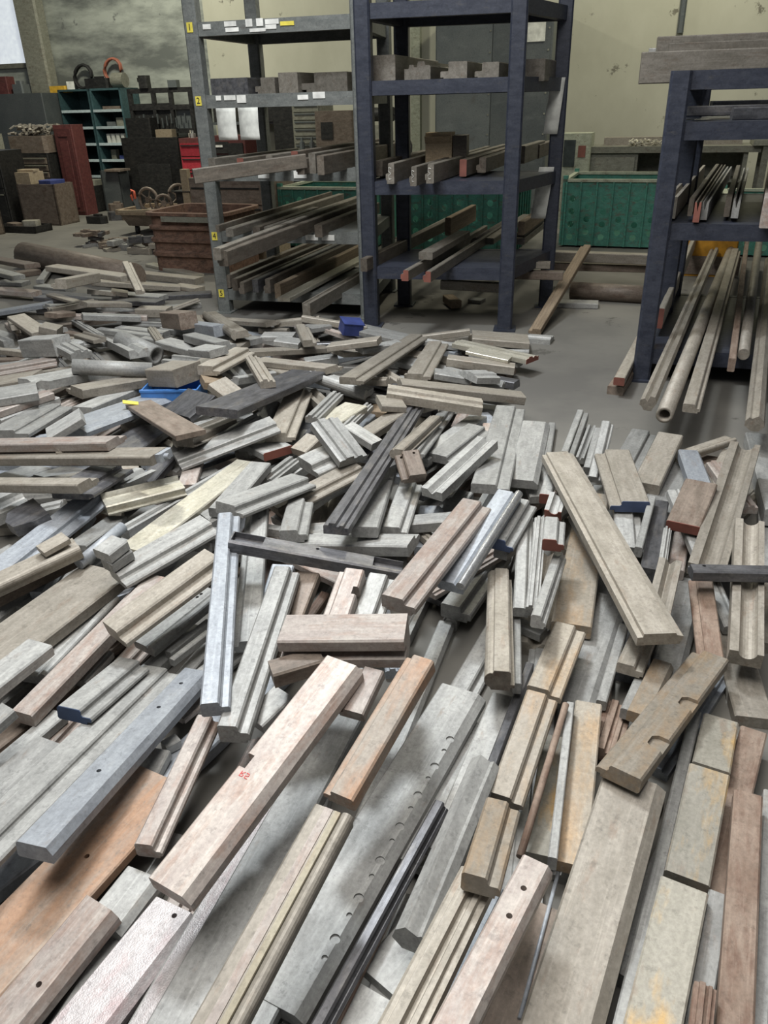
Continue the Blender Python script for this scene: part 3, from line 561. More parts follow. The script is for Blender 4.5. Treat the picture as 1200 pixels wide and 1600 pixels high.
('flat_bar','F','grey',0.91,2.378,0.153,-113.8,1.3,0.417,0.025,0.037,'',0,'thin grey bar beside the dark bar by the red end'),
('ridged_die','N','grey',0.912,2.187,0.157,-112.2,1.3,0.309,0.027,0.037,'',0,'thin ridged grey bar beside the dark bar by the red end'),
('flat_bar','F','pink',1.037,2.361,0.037,-113.6,2.4,0.297,0.055,0.037,'',0,'pinkish flat bar in front of the red-ended brown plate'),
('flat_bar','F','grey',0.95,3.613,-0.0,-110.5,0.0,0.576,0.032,0.037,'',0,'first of the thin grey bars fanning out behind the long diagonal bar'),
('flat_bar','F','grey',0.954,3.506,0.019,-111.4,-4.8,0.46,0.025,0.044,'',0,'second of the thin grey bars fanning out behind the long diagonal bar'),
('grooved_die','V','grey',0.947,3.345,0.054,-115.4,-17.2,0.244,0.037,0.037,'',0,'grooved thin bar in the fan behind the long diagonal bar'),
('flat_bar','F','grey',0.912,3.113,0.118,-112.5,-18.4,0.265,0.029,0.044,'',0,'fourth of the thin grey bars fanning out behind the long diagonal bar'),
('stepped_die','S','grey',0.918,3.002,0.168,-112.6,-24.8,0.319,0.051,0.037,'',0,'broadest grey bar of the fan behind the long diagonal bar'),
('flat_bar','F','grey',0.788,3.414,-0.0,-104.9,0.0,0.614,0.036,0.037,'',0,'thin grey bar outside the curved-end plate'),
('chamfered_bar','FL','blue',0.169,2.565,0.053,-96.5,-4.3,0.286,0.096,0.037,'',0,'bluish plate behind the pink-ended bar'),
('stepped_die','S','grey',-0.42,3.45,0.047,-107.0,1.0,0.297,0.095,0.037,'',0,'grey bar beside the pale stepped block'),
('flat_bar','F','grey',-0.239,2.161,-0.0,-110.6,0.0,0.216,0.026,0.031,'',0,'thin grey bar beside the pink notched bar'),
('chamfered_bar','FL','speck',-0.514,0.886,0.044,-116.0,2.0,0.327,0.107,0.031,'hole .06 .1',0,'glittering bare steel plate with a small hole'),
('flat_bar','F','grey',-0.588,1.422,0.043,-104.3,-11.3,0.091,0.06,0.031,'',0,'short grey bar under the tan-pink middle bar'),
('flat_bar','F','grey',-0.609,1.95,0.042,-119.8,0.0,0.182,0.023,0.025,'',0,'thin strip in front of the ridged two-hole bar'),
('flat_bar','F','grey',-0.585,1.869,0.067,-121.4,0.0,0.154,0.02,0.025,'',0,'second thin strip in front of the ridged two-hole bar'),
('flat_bar','F','rust',-1.163,2.683,0.044,-116.0,1.3,0.166,0.112,0.037,'',0,'rust-brown flat bar between the blue-grey and bluish bars'),
('flat_bar','F','grey',-1.606,3.171,0.044,-113.5,7.4,0.206,0.141,0.037,'',0,'grey bar between the bolted and pale rails'),
('flat_bar','F','grey',-1.441,3.174,0.038,-116.7,9.2,0.18,0.127,0.037,'',0,'grey bar under the bolted rail beside the dark plate'),
('flat_bar','F','grey',-0.841,2.816,0.046,-109.4,-0.4,0.685,0.103,0.037,'',0,'long pale bar beside the cream bar'),
('flat_bar','F','blue',-0.829,2.636,0.082,-105.7,-0.4,0.417,0.049,0.037,'',0,'bluish strip between the pale bars near the cream bar'),
('flat_bar','F','tan',-0.095,4.232,0.0,-38.4,0.0,0.196,0.192,0.03,'',0,'tan flat piece in front of the grey rounded bar'),
('flat_bar','F','blue',-0.099,3.693,0.038,-110.4,0.0,0.304,0.062,0.037,'',0,'bluish flat bar beside the double-ridged bar'),
('flat_bar','F','tan',0.183,3.659,0.034,-108.4,0.5,0.36,0.055,0.037,'',0,'tan bar behind the brown L-shaped block'),
('flat_bar','F','grey',-3.039,7.517,-0.0,-27.4,0.0,0.417,0.13,0.037,'',0,'grey flat in the far heap'),
('flat_bar','F','dark',-2.815,7.177,-0.0,-24.0,0.0,1.268,0.129,0.037,'',0,'long thin dark bar in the far heap'),
('flat_bar','F','dark',-2.387,6.753,0.041,-21.4,1.2,1.272,0.13,0.037,'',0,'second long thin dark bar in the far heap'),
('flat_bar','F','dark',-1.758,7.039,-0.0,9.1,0.0,0.554,0.13,0.037,'',0,'dark bar by the foot of the grey rack'),
('under_bar','F','tan',-0.758,5.604,0.033,-17.0,0.0,0.223,0.049,0.042,'',13,''),
('under_bar','R','pink',0.589,2.773,0.047,-134.5,0.0,0.248,0.09,0.035,'',13,''),
('under_bar','R','dark',0.3,2.949,0.081,-126.3,7.8,0.57,0.065,0.038,'',13,''),
('under_bar','FL','grey',-0.477,5.667,0.049,41.7,0.0,0.231,0.074,0.041,'',13,''),
('under_bar','FL','blue',-1.157,2.449,0.066,-94.2,-6.9,0.471,0.051,0.032,'',13,''),
('under_bar','FL','grey',-0.303,2.962,0.042,-147.8,1.3,0.591,0.072,0.033,'',13,''),
('under_bar','FL','tan',-1.89,3.963,0.041,-141.5,0.0,0.613,0.063,0.026,'',13,''),
('under_bar','FL','grey',-0.11,3.01,0.071,-131.1,1.1,0.634,0.078,0.031,'',13,''),
('under_bar','N','grey',0.309,3.485,0.047,-130.8,2.0,0.532,0.054,0.036,'',13,''),
('under_bar','FL','grey',-0.806,3.557,0.045,-129.9,0.8,0.611,0.069,0.03,'',13,''),
('under_bar','F','grey',-1.16,2.931,0.041,-120.3,0.8,0.664,0.052,0.037,'',13,''),
('under_bar','R','tan',-0.065,3.35,0.072,-64.0,9.6,0.359,0.075,0.033,'',13,''),
('under_bar','S','grey',0.32,2.936,0.122,-110.4,7.5,0.609,0.089,0.029,'',13,''),
('under_bar','V','tan',-0.025,2.538,0.0,25.1,0.0,0.232,0.084,0.033,'',13,''),
('under_bar','N','tan',-1.163,2.584,0.115,-96.7,-6.9,0.44,0.081,0.034,'',13,''),
('under_bar','V','grey',-0.779,2.739,0.12,-121.3,-0.4,0.618,0.05,0.042,'',13,''),
('under_bar','R','grey',-1.052,5.329,0.046,-79.4,0.6,0.533,0.086,0.029,'',13,''),
('under_bar','R','blue',0.308,4.202,0.042,-16.9,3.2,0.228,0.049,0.04,'',13,''),
('under_bar','R','tan',-0.278,2.316,0.041,-18.4,0.0,0.232,0.061,0.028,'',13,''),
('under_bar','SL','pink',-0.17,3.371,0.095,-55.1,9.6,0.483,0.062,0.034,'',13,''),
('under_bar','N','tan',-0.952,5.852,0.048,-22.1,0.0,0.349,0.068,0.027,'',13,''),
('under_bar','SL','grey',0.644,2.977,0.088,-54.1,1.3,0.534,0.086,0.041,'',13,''),
('under_bar','R','grey',-1.907,4.184,0.037,-107.2,0.0,0.224,0.085,0.029,'',13,''),
('under_bar','R','grey',-2.177,5.356,0.04,8.5,-0.6,0.617,0.077,0.031,'',13,''),
('under_bar','FL','blue',0.543,3.383,0.106,-84.0,5.9,0.683,0.092,0.026,'',13,''),
('under_bar','N','grey',0.73,2.268,0.107,-88.0,1.4,0.571,0.067,0.041,'',13,''),
('under_bar','S','blue',-1.673,3.428,0.042,7.6,0.0,0.417,0.078,0.027,'',13,''),
('under_bar','S','dark',0.331,2.372,0.047,-127.0,-0.7,0.622,0.09,0.043,'',13,''),
('under_bar','R','grey',-0.889,3.995,0.043,-124.6,0.1,0.544,0.095,0.038,'',13,''),
('under_bar','FL','tan',-2.507,5.201,0.043,-23.7,0.3,0.511,0.049,0.041,'',13,''),
('under_bar','R','dark',-0.449,5.507,0.049,45.0,0.0,0.691,0.069,0.04,'',13,''),
('under_bar','F','blue',-0.878,3.355,0.059,-135.2,4.8,0.514,0.059,0.033,'',13,''),
('under_bar','FL','pink',-0.3,3.136,0.057,-112.2,6.5,0.33,0.065,0.04,'',13,''),
('under_bar','S','dark',-2.603,6.357,0.049,-16.3,0.0,0.289,0.096,0.045,'',13,''),
('under_bar','S','tan',-1.775,3.583,0.054,-27.5,4.9,0.533,0.075,0.043,'',13,''),
('under_bar','SL','grey',-1.98,4.206,0.067,-111.7,0.0,0.666,0.07,0.031,'',13,''),
('under_bar','S','grey',-0.26,2.38,0.064,-61.5,9.6,0.285,0.068,0.029,'',13,''),
('under_bar','F','tan',-0.54,4.539,0.034,-98.3,0.0,0.361,0.076,0.03,'',13,''),
('under_bar','S','grey',0.469,5.124,0.046,-2.5,-4.4,0.269,0.079,0.026,'',13,''),
('under_bar','R','grey',-0.677,2.378,0.04,-161.7,-1.9,0.538,0.046,0.042,'',13,''),
('under_bar','F','dark',-0.304,3.505,0.1,-96.3,7.8,0.315,0.077,0.033,'',13,''),
('under_bar','FL','pink',-0.319,2.323,0.107,-47.2,4.8,0.685,0.088,0.025,'',13,''),
('under_bar','F','pink',-1.86,4.216,0.067,-110.7,0.1,0.691,0.096,0.031,'',13,''),
('under_bar','N','tan',1.278,2.636,0.103,77.6,0.0,0.69,0.057,0.026,'',13,''),
('under_bar','N','grey',-1.356,2.942,0.065,-0.7,5.1,0.354,0.092,0.031,'',13,''),
('under_bar','V','grey',-0.378,2.947,0.111,-127.8,-7.4,0.649,0.048,0.039,'',13,''),
('under_bar','V','pink',-1.758,4.005,0.082,-136.8,4.8,0.527,0.094,0.025,'',13,''),
('under_bar','N','dark',-2.154,5.046,0.055,-55.7,-3.4,0.652,0.077,0.027,'',13,''),
('under_bar','N','grey',0.168,4.911,0.033,-122.0,-9.6,0.31,0.074,0.034,'',13,''),
('under_bar','R','dark',0.155,3.822,0.061,-48.9,9.6,0.358,0.05,0.045,'',13,''),
('under_bar','R','grey',-0.289,2.715,0.105,-133.5,-9.6,0.315,0.091,0.042,'',13,''),
('under_bar','N','pink',0.33,2.275,0.089,-137.5,-0.7,0.525,0.062,0.027,'',13,''),
('under_bar','V','tan',-1.344,2.491,0.045,-105.5,0.0,0.287,0.086,0.032,'',13,''),
('under_bar','V','tan',-2.435,6.31,0.094,46.4,0.0,0.389,0.09,0.04,'',13,''),
('under_bar','V','pink',-0.309,5.406,0.067,-33.6,-9.0,0.535,0.056,0.025,'',13,''),
('under_bar','N','blue',-1.612,3.44,0.114,4.7,6.1,0.424,0.095,0.033,'',13,''),
('under_bar','R','tan',-2.442,5.598,0.055,-52.3,3.8,0.669,0.089,0.044,'',13,''),
('under_bar','FL','grey',-1.292,5.203,0.048,-32.7,0.0,0.333,0.086,0.043,'',13,''),
('under_bar','N','blue',-0.824,5.082,0.0,-12.6,0.0,0.224,0.047,0.04,'',13,''),
('under_bar','V','dark',0.084,4.116,0.039,-37.5,0.0,0.337,0.089,0.042,'',13,''),
('under_bar','SL','grey',-0.117,4.109,0.055,-52.6,5.9,0.488,0.061,0.039,'',13,''),
('under_bar','FL','dark',-0.469,3.729,0.067,-93.6,4.2,0.693,0.08,0.04,'',13,''),
('under_bar','SL','tan',-1.612,6.553,0.029,36.9,9.6,0.28,0.054,0.026,'',13,''),
('under_bar','V','pink',-0.717,2.53,0.063,-124.5,4.9,0.392,0.071,0.036,'',13,''),
('under_bar','S','blue',-0.613,2.344,0.08,-107.7,-9.5,0.515,0.075,0.034,'',13,''),
('under_bar','FL','grey',0.549,2.441,0.118,-123.7,9.6,0.643,0.048,0.034,'',13,''),
('under_bar','S','grey',-0.582,3.547,0.091,-102.9,-9.6,0.468,0.097,0.039,'',13,''),
('under_bar','V','grey',-0.901,3.232,0.099,-89.2,-9.6,0.27,0.097,0.034,'',13,''),
('under_bar','S','grey',-0.797,2.983,0.084,-132.1,-0.4,0.254,0.07,0.027,'',13,''),
('under_bar','FL','blue',1.259,2.855,0.129,-101.8,0.0,0.316,0.091,0.044,'',13,''),
('under_bar','N','grey',-2.172,5.813,0.039,-55.5,1.2,0.618,0.063,0.041,'',13,''),
('under_bar','FL','dark',0.668,4.287,0.05,-36.2,0.0,0.247,0.077,0.044,'',13,''),
('under_bar','V','grey',-1.464,4.646,0.046,8.0,0.0,0.565,0.088,0.04,'',13,''),
('under_bar','FL','grey',-2.546,5.939,0.033,-30.6,0.0,0.48,0.05,0.033,'',13,''),
('under_bar','FL','grey',-2.191,4.937,0.076,-123.2,-5.1,0.635,0.098,0.033,'',13,''),
('under_bar','R','tan',-1.199,3.198,0.04,-98.3,-1.4,0.295,0.096,0.043,'',13,''),
('under_bar','N','tan',-1.608,5.591,0.04,-67.4,0.0,0.401,0.062,0.028,'',13,''),
('under_bar','SL','dark',-0.05,4.257,0.077,-64.0,9.6,0.57,0.066,0.033,'',13,''),
('under_bar','S','grey',-0.311,2.45,0.117,-1.7,-9.6,0.296,0.046,0.037,'',13,''),
('under_bar','FL','pink',0.466,3.161,0.128,-97.0,-5.7,0.406,0.051,0.033,'',13,''),
('under_bar','S','tan',-1.362,3.052,0.085,-161.6,0.7,0.607,0.053,0.026,'',13,''),
('under_bar','N','pink',-1.704,3.824,0.098,-112.8,-0.0,0.693,0.073,0.037,'',13,''),
('under_bar','R','tan',-2.028,5.438,0.069,-54.1,6.5,0.461,0.093,0.031,'',13,''),
('under_bar','V','grey',-0.747,4.258,0.079,-135.8,9.6,0.282,0.065,0.044,'',13,''),
('under_bar','S','grey',-0.8,3.552,0.12,-114.2,9.6,0.575,0.093,0.04,'',13,''),
('under_bar','FL','tan',-1.357,5.916,0.03,-69.5,0.0,0.327,0.084,0.039,'',13,''),
('under_bar','V','tan',-2.198,4.403,0.02,-147.6,-5.7,0.423,0.059,0.029,'',13,''),
('under_bar','F','grey',0.34,3.828,0.091,-6.8,-9.6,0.546,0.092,0.042,'',13,''),
('under_bar','N','tan',0.126,2.507,0.089,-62.8,-0.1,0.558,0.048,0.034,'',13,''),
('under_bar','FL','grey',0.262,4.25,0.079,-26.9,3.4,0.346,0.068,0.031,'',13,''),
('under_bar','S','grey',-0.019,2.807,0.114,-89.8,9.6,0.321,0.059,0.044,'',13,''),
('under_bar','R','grey',1.063,2.263,0.099,-93.5,-9.6,0.706,0.048,0.043,'',13,''),
('under_bar','N','dark',-1.864,5.051,0.03,-59.4,0.0,0.289,0.076,0.027,'',13,''),
('under_bar','R','tan',1.406,3.142,0.103,-149.5,0.0,0.362,0.066,0.032,'',13,''),
('under_bar','S','dark',0.137,3.213,0.096,-86.6,1.0,0.236,0.06,0.04,'',13,''),
('under_bar','V','tan',0.28,4.23,0.111,-20.4,3.4,0.273,0.098,0.039,'',13,''),
('under_bar','FL','pink',-2.062,6.061,0.057,9.1,-4.8,0.533,0.066,0.039,'',13,''),
('under_bar','N','pink',1.347,2.712,0.129,-95.1,0.0,0.39,0.076,0.04,'',13,''),
('under_bar','FL','dark',-1.045,3.879,0.082,-102.0,0.1,0.258,0.091,0.039,'',13,''),
('under_bar','S','tan',-2.719,5.849,0.072,-63.4,7.9,0.572,0.076,0.038,'',13,''),
('under_bar','FL','grey',-2.6,6.53,0.033,-18.5,0.0,0.313,0.069,0.043,'',13,''),
('under_bar','R','grey',0.611,2.856,0.122,-88.2,-9.6,0.302,0.095,0.042,'',13,''),
('under_bar','SL','grey',-0.688,4.277,0.115,-125.9,9.6,0.389,0.065,0.043,'',13,''),
('under_bar','V','tan',-2.084,4.545,0.079,-178.9,-5.4,0.645,0.062,0.039,'',13,''),
('under_bar','N','tan',-0.119,4.157,0.119,-38.6,9.6,0.439,0.06,0.043,'',13,''),
('under_bar','SL','grey',-0.641,4.028,0.085,-108.9,8.0,0.62,0.05,0.034,'',13,''),
('under_bar','V','grey',0.437,5.025,0.065,-6.8,-9.6,0.345,0.083,0.026,'',13,''),
('under_bar','V','pink',-0.579,2.742,0.114,-121.4,-7.5,0.342,0.057,0.028,'',13,''),
('under_bar','R','grey',0.72,4.73,0.045,-35.2,0.0,0.337,0.082,0.042,'',13,''),
('under_bar','F','grey',-0.051,2.494,0.105,-5.8,6.7,0.65,0.073,0.042,'',13,''),
('under_bar','FL','tan',0.269,5.142,0.075,-1.4,6.2,0.674,0.049,0.042,'',13,''),
('under_bar','V','tan',-0.285,3.773,0.107,-71.4,4.5,0.656,0.073,0.041,'',13,''),
('under_bar','R','pink',0.408,3.629,0.092,-107.6,-6.1,0.227,0.084,0.027,'',13,''),
('under_bar','V','tan',-0.59,5.651,0.09,-5.1,5.3,0.323,0.097,0.032,'',13,''),
('under_bar','V','tan',0.093,4.14,0.113,-50.0,-9.6,0.423,0.059,0.037,'',13,''),
('under_bar','FL','grey',-2.058,4.147,0.098,-111.4,0.0,0.492,0.048,0.039,'',13,''),
('under_bar','S','tan',-0.318,5.505,0.1,-4.9,-9.6,0.463,0.068,0.044,'',13,''),
('under_bar','S','dark',-0.401,5.146,0.049,0.6,0.0,0.433,0.071,0.039,'',13,''),
('under_bar','F','pink',-0.811,3.055,0.121,-87.2,-3.6,0.348,0.075,0.026,'',13,''),
('under_bar','F','tan',-1.265,5.07,0.038,-24.4,0.0,0.379,0.071,0.045,'',13,''),
('chamfered_bar','FL','grey',-0.01,1.224,0.06,-117.8,-1.8,0.898,0.127,0.034,'scallop',0,'wide grey steel plate with a row of scalloped cut-outs along one edge'),
('octagonal_die','X','grey',0.119,1.095,0.125,-114.3,0.0,0.452,0.072,0.063,'',0,'thick grey octagonal bar with a lengthwise ridge'),
('ridged_die','N','tan',0.064,0.81,0.188,-119.7,0.0,0.38,0.07,0.043,'',0,'pale tan bar ribbed lengthwise with three rounded ridges'),
('chamfered_bar','FL','pink',0.16,0.803,0.231,-122.7,0.0,0.387,0.059,0.031,'hole .17 .0;hole .33 .0',0,'pinkish rusty bar with two round holes and a shiny edge'),
('chamfered_bar','FL','tan',0.394,0.978,0.1,-118.8,-9.9,0.592,0.131,0.037,'',0,'very wide beige bar with a sloping strip along one edge'),
('flat_bar','F','yellow',0.792,1.409,0.072,-118.6,8.2,0.223,0.084,0.031,'',0,'short grey-tan plate with orange rust spots, top of the yellow row'),
('flat_bar','F','yellow',0.654,1.16,0.101,-118.3,-7.9,0.281,0.087,0.031,'',0,'plate with broad yellow rust bands in the segmented row'),
('flat_bar','F','yellow',0.482,0.851,0.091,-119.1,-2.3,0.359,0.09,0.031,'',0,'pale speckled plate at the near end of the segmented row'),
('flat_bar','F','rust',0.656,0.949,0.104,-115.0,-1.3,0.589,0.058,0.034,'',0,"long brown-rust plate near the picture's edge with orange streaks"),
('stepped_die','SR','tan_rust',0.461,1.685,0.122,-115.1,1.5,0.312,0.089,0.04,'',0,'tan segment with rounded corner at the far end of the tan row'),
('stepped_die','SR','tan_rust',0.315,1.354,0.142,-115.4,-10.9,0.3,0.077,0.04,'',0,'middle tan segment of the three-piece tan row'),
('stepped_die','SR','tan_rust',0.188,1.016,0.222,-109.5,9.6,0.216,0.071,0.04,'',0,'near tan segment with a yellow patch beside the octagonal bar'),
('stepped_die','S','grey',0.443,2.133,0.172,-100.7,-9.6,0.469,0.052,0.037,'',0,'light grey ledged bar beside the round-nosed bar'),
('ridged_die','N','grey',0.471,2.075,0.202,-103.3,-9.6,0.428,0.039,0.037,'',0,'second light grey ledged bar beside the round-nosed bar'),
('stepped_die','S','grey',0.482,1.923,0.207,-109.4,9.7,0.5,0.041,0.037,'',0,'slanting pale bar leaning across toward the round-nosed bar'),
('stepped_die','SL','rust',0.949,1.905,0.094,-103.1,-13.5,0.311,0.068,0.037,'',0,'reddish-brown bar with white scratches'),
('channel_die','U','tan',1.243,2.5,0.166,-119.1,-4.0,0.938,0.113,0.044,'',0,'long pale die with a central channel and light edges'),
('chamfered_bar','FL','grey',0.609,2.966,0.182,-106.0,-4.7,0.525,0.12,0.037,'',0,'broad grey plate with curved end beside the broad mottled bar'),
('stepped_die','S','grey',0.427,2.264,0.232,-118.6,-9.7,0.232,0.086,0.044,'blue1',0,'grey bar with a blue end under the beaded channel bar'),
('stepped_die','SR','grey',0.309,2.204,0.041,-117.5,0.0,0.4,0.101,0.052,'dark1',0,'wide grey bar with dark end in front of the beaded channel bar'),
('stepped_die','S','grey',0.073,2.544,0.164,-100.5,1.8,0.408,0.088,0.037,'',0,'light ledged bar beside the notched light plate'),
('flat_bar','F','grey',0.636,2.703,0.14,-110.2,-9.7,0.131,0.044,0.044,'red1',0,'small grooved bar end painted red beside the curved-end plate'),
('channel_die','U','grey',0.627,2.518,0.165,-113.6,-19.3,0.093,0.061,0.044,'red1',0,'small bar with red arched end under the long diagonal bar'),
('flat_bar','F','grey',0.31,3.262,0.131,-120.4,1.9,0.621,0.086,0.037,'',0,'long grey bar beside the broad mottled bar'),
('ridged_die','N','dark',-0.046,3.136,0.165,-106.8,-7.8,0.244,0.07,0.037,'',0,'short dark bar beside the oily dark channel'),
('flat_bar','F','grey',-0.515,3.219,0.131,-52.4,2.2,0.201,0.147,0.037,'red1',0,'grey plate with a reddish end corner'),
('flat_bar','F','tan',-0.328,3.19,0.148,-129.6,-18.1,0.11,0.092,0.037,'',0,'short tan bar in front of the pale stepped block'),
('ridged_die','N','grey',-0.418,2.903,0.159,-111.9,2.1,0.231,0.066,0.037,'',0,'narrow ridged grey bar behind the crossing grey bar'),
('flat_bar','F','grey',-0.619,2.533,0.142,-142.2,-9.6,0.067,0.094,0.044,'',0,'grey block under the crossing grey bar'),
('stepped_die','SR','grey',-0.082,2.234,0.194,-21.5,9.4,0.388,0.116,0.041,'',0,'pale bar lying crosswise behind the dark pocketed bar'),
('stepped_die','S','grey',-0.03,1.821,0.251,-106.9,-15.5,0.164,0.078,0.037,'',0,'grey stepped bar beside the pink notched bar'),
('flat_bar','F','blue',-0.351,2.041,0.111,-98.6,-14.1,0.275,0.075,0.037,'',0,'bluish flat bar beside the pale three-hole bar'),
('flat_bar','F','brown',-0.273,1.853,0.176,-103.8,-13.8,0.333,0.078,0.037,'',0,'dark brown flat bar beside the thick dark-ended bar'),
('flat_bar','F','rust',-0.23,2.085,0.037,-117.7,-12.7,0.149,0.033,0.031,'',0,'thin rusty bar beside the pink notched bar'),
('flat_bar','F','grey',-0.293,1.487,0.163,-132.2,-12.2,0.105,0.07,0.031,'',0,'grey flat bar beside the far end of the notched pink bar'),
('stepped_die','SL','pink',-0.065,1.428,0.26,-113.6,-14.5,0.126,0.072,0.031,'',0,'pink-tan flat bar behind the glittering long plate'),
('flat_bar','F','orange',-0.674,1.111,0.056,-118.0,-1.8,0.564,0.154,0.028,'hole .43 .0',0,'wide plate banded with orange rust'),
('stepped_die','S','pink',-0.488,1.325,0.093,-99.0,-1.8,0.381,0.059,0.04,'',0,'tan-pink bar between the holed blue bar and notched tan-pink bar'),
('flat_bar','F','grey',-0.56,1.498,0.042,-139.1,0.0,0.04,0.033,0.031,'',0,'tiny grey block by the tan-pink middle bar'),
('stepped_die','S','brown',-0.98,1.624,-0.0,-117.9,0.0,0.355,0.077,0.037,'',0,'brownish stepped bar in front of the long pink bar'),
('flat_bar','F','grey',-0.941,1.504,0.04,-115.6,0.0,0.252,0.052,0.031,'',0,'grey bar in front of the brownish stepped bar'),
('flat_bar','F','grey',-0.898,1.396,0.071,-114.4,0.0,0.188,0.084,0.031,'',0,'pale flat plate in front of the dusty blue-ended bar'),
('beaded_die','R','grey',-0.963,1.958,0.05,-103.9,0.0,0.403,0.087,0.037,'',0,'grey bar with bright rounded edge beside the plain beige plate'),
('flat_bar','F','dark',-0.673,2.267,0.101,-138.7,-9.7,0.215,0.073,0.037,'',0,'dark bar between the long pale stepped bar and thick pale beam'),
('flat_bar','F','brown',-1.189,2.245,0.076,-142.2,-9.7,0.317,0.058,0.037,'',0,'brown strip under the tan beaded bar'),
('flat_bar','F','grey',-1.35,2.379,0.076,-118.9,-0.0,0.146,0.113,0.037,'',0,'grey bar at the left edge beneath the punch block'),
('flat_bar','F','dark',-0.961,3.057,0.104,-107.0,-9.3,0.21,0.075,0.037,'',0,'dark bar at the tip of the bolted rail'),
('flat_bar','F','cream',-0.702,2.609,0.162,-113.2,-0.7,0.745,0.111,0.037,'',0,'long yellowish-white bar in front of the cream bar'),
('flat_bar','F','grey',-0.537,2.669,0.196,-104.8,-1.7,0.389,0.089,0.037,'',0,'grey flat bar beside the yellowish-white bar'),
('flat_bar','F','grey',-0.975,2.726,0.039,-107.7,0.0,0.221,0.063,0.037,'',0,'grey bar in front of the cream bar'),
('flat_bar','F','grey',-0.598,2.349,0.155,-104.3,9.4,0.146,0.068,0.037,'',0,'grey block behind the dark blue ledged bar'),
('chamfered_bar','FL','blue',-1.275,3.829,0.113,-105.6,8.7,1.091,0.2,0.037,'',0,'long bluish plate in front of the blue plastic tray'),
('flat_bar','F','grey',-1.405,3.289,0.232,-157.2,-23.9,0.172,0.145,0.037,'',0,'grey flat bar beside the long bluish plate'),
('flat_bar','F','grey',-1.819,3.796,0.132,-121.5,-1.0,0.351,0.114,0.037,'',0,'thin grey bar near the left edge by the angle bar'),
('flat_bar','F','grey',-1.418,4.024,0.112,-102.3,7.1,0.677,0.109,0.037,'',0,'thin grey bar under the tan pointer bar'),
('flat_bar','F','tan',-2.063,4.258,0.132,172.8,-9.4,0.271,0.2,0.044,'',0,'tan bar stub at the left edge'),
('stepped_die','S','grey',-2.479,6.399,0.074,45.4,-10.2,0.428,0.13,0.037,'',0,"grey bar beside the light bluish bar's tip"),
('flat_bar','F','grey',-0.681,5.238,0.089,-5.9,0.0,0.22,0.13,0.037,'',0,'grey bar near the foot of the grey rack'),
('flat_bar','F','tan',-0.586,4.496,0.095,-63.7,8.4,0.566,0.148,0.03,'',0,'tan plate beside the ridged short bar'),
('flat_bar','F','grey',0.05,5.14,0.101,-38.1,-1.7,0.374,0.123,0.03,'',0,'grey bar at the foot of the blue rack post'),
('flat_bar','F','tan',0.286,4.812,0.042,-10.4,-10.4,0.28,0.13,0.037,'',0,'tan bar between the top and broad tan bars'),
('flat_bar','F','grey',0.333,4.534,0.049,-45.3,0.2,0.558,0.13,0.037,'',0,'grey bar under the broad tan bar'),
('flat_bar','F','wood',0.041,3.809,0.063,-38.5,8.8,0.275,0.119,0.037,'',0,'short timber plank in the heap'),
('flat_bar','F','cream',-0.182,3.482,0.173,-120.2,0.0,0.238,0.128,0.037,'',0,'pale flat bar beside the double-ridged bar'),
('ridged_die','N','grey',-0.12,3.457,0.165,-103.4,6.6,0.498,0.049,0.037,'',0,'thin ridged bar behind the double-ridged bar'),
('flat_bar','F','tan',-0.018,3.203,0.214,-128.7,-5.9,0.309,0.083,0.037,'',0,'tan flat bar beside the oily dark channel'),
('stepped_die','S','grey',0.235,3.298,0.159,-103.2,9.4,0.901,0.07,0.037,'',0,'grey stepped bar behind the brown L-shaped block'),
('flat_bar','F','grey',-0.086,3.066,0.235,-42.3,-13.8,0.168,0.067,0.037,'',0,'grey bar under the double-ridged bar'),
('flat_bar','F','tan',-1.756,7.379,-0.0,-34.4,0.0,0.31,0.13,0.037,'',0,'tan slab end beside the long tan slab'),
('flat_bar','F','brown',-3.596,8.302,0.0,40.5,0.0,0.227,0.13,0.052,'',0,'brown block in the far heap'),
('flat_bar','F','grey',-3.56,7.837,-0.0,-19.0,0.0,0.308,0.13,0.037,'',0,'grey block in the far heap'),
('flat_bar','F','dark',-3.839,9.23,0.0,-24.3,0.0,0.615,0.13,0.044,'',0,'dark bar in front of the long brown beam'),
('flat_bar','F','grey',-2.16,6.905,0.043,-25.2,0.9,0.744,0.13,0.037,'',0,'long thin grey bar in the far heap'),
('flat_bar','F','tan',-2.679,6.763,0.072,-46.0,0.8,0.52,0.076,0.022,'',0,'thin tan strip in the far heap'),
('ridged_die','N','rust',0.497,0.736,0.131,-115.1,-9.6,0.129,0.036,0.031,'',0,'short ridged rusty punch standing beside the long brown-rust plate'),
('stepped_die','SR','tan',0.712,1.778,0.075,-117.7,9.6,0.24,0.073,0.031,'',0,'small stepped block under the near end of the long diagonal bar'),
('channel_die','U','tan',1.095,1.98,0.148,-112.2,-9.7,0.614,0.087,0.052,'',0,'grooved die with a wide round channel beside the scratched red-brown bar'),
('chamfered_bar','FL','grey',1.656,2.974,0.026,-109.2,3.3,0.93,0.17,0.067,'',0,'thick dusty grey bar at the edge near the pale channel die'),
('flat_bar','F','brown',1.1,2.462,0.18,59.0,8.9,0.28,0.113,0.037,'red0',0,'brown plate with a red painted end'),
('flat_bar','F','tan',1.15,2.965,0.122,-119.2,-4.8,0.469,0.106,0.044,'',0,'tan bar beside the blue-ended tan bar'),
('grooved_die','V','tan',0.818,1.921,0.176,-115.4,-9.6,0.269,0.067,0.044,'',0,'V-grooved tan die beside the long diagonal bar'),
('stepped_die','SR','grey',0.507,3.059,0.185,-103.1,4.3,1.06,0.14,0.037,'',0,'broad mottled grey bar at the floor-side edge of the heap'),
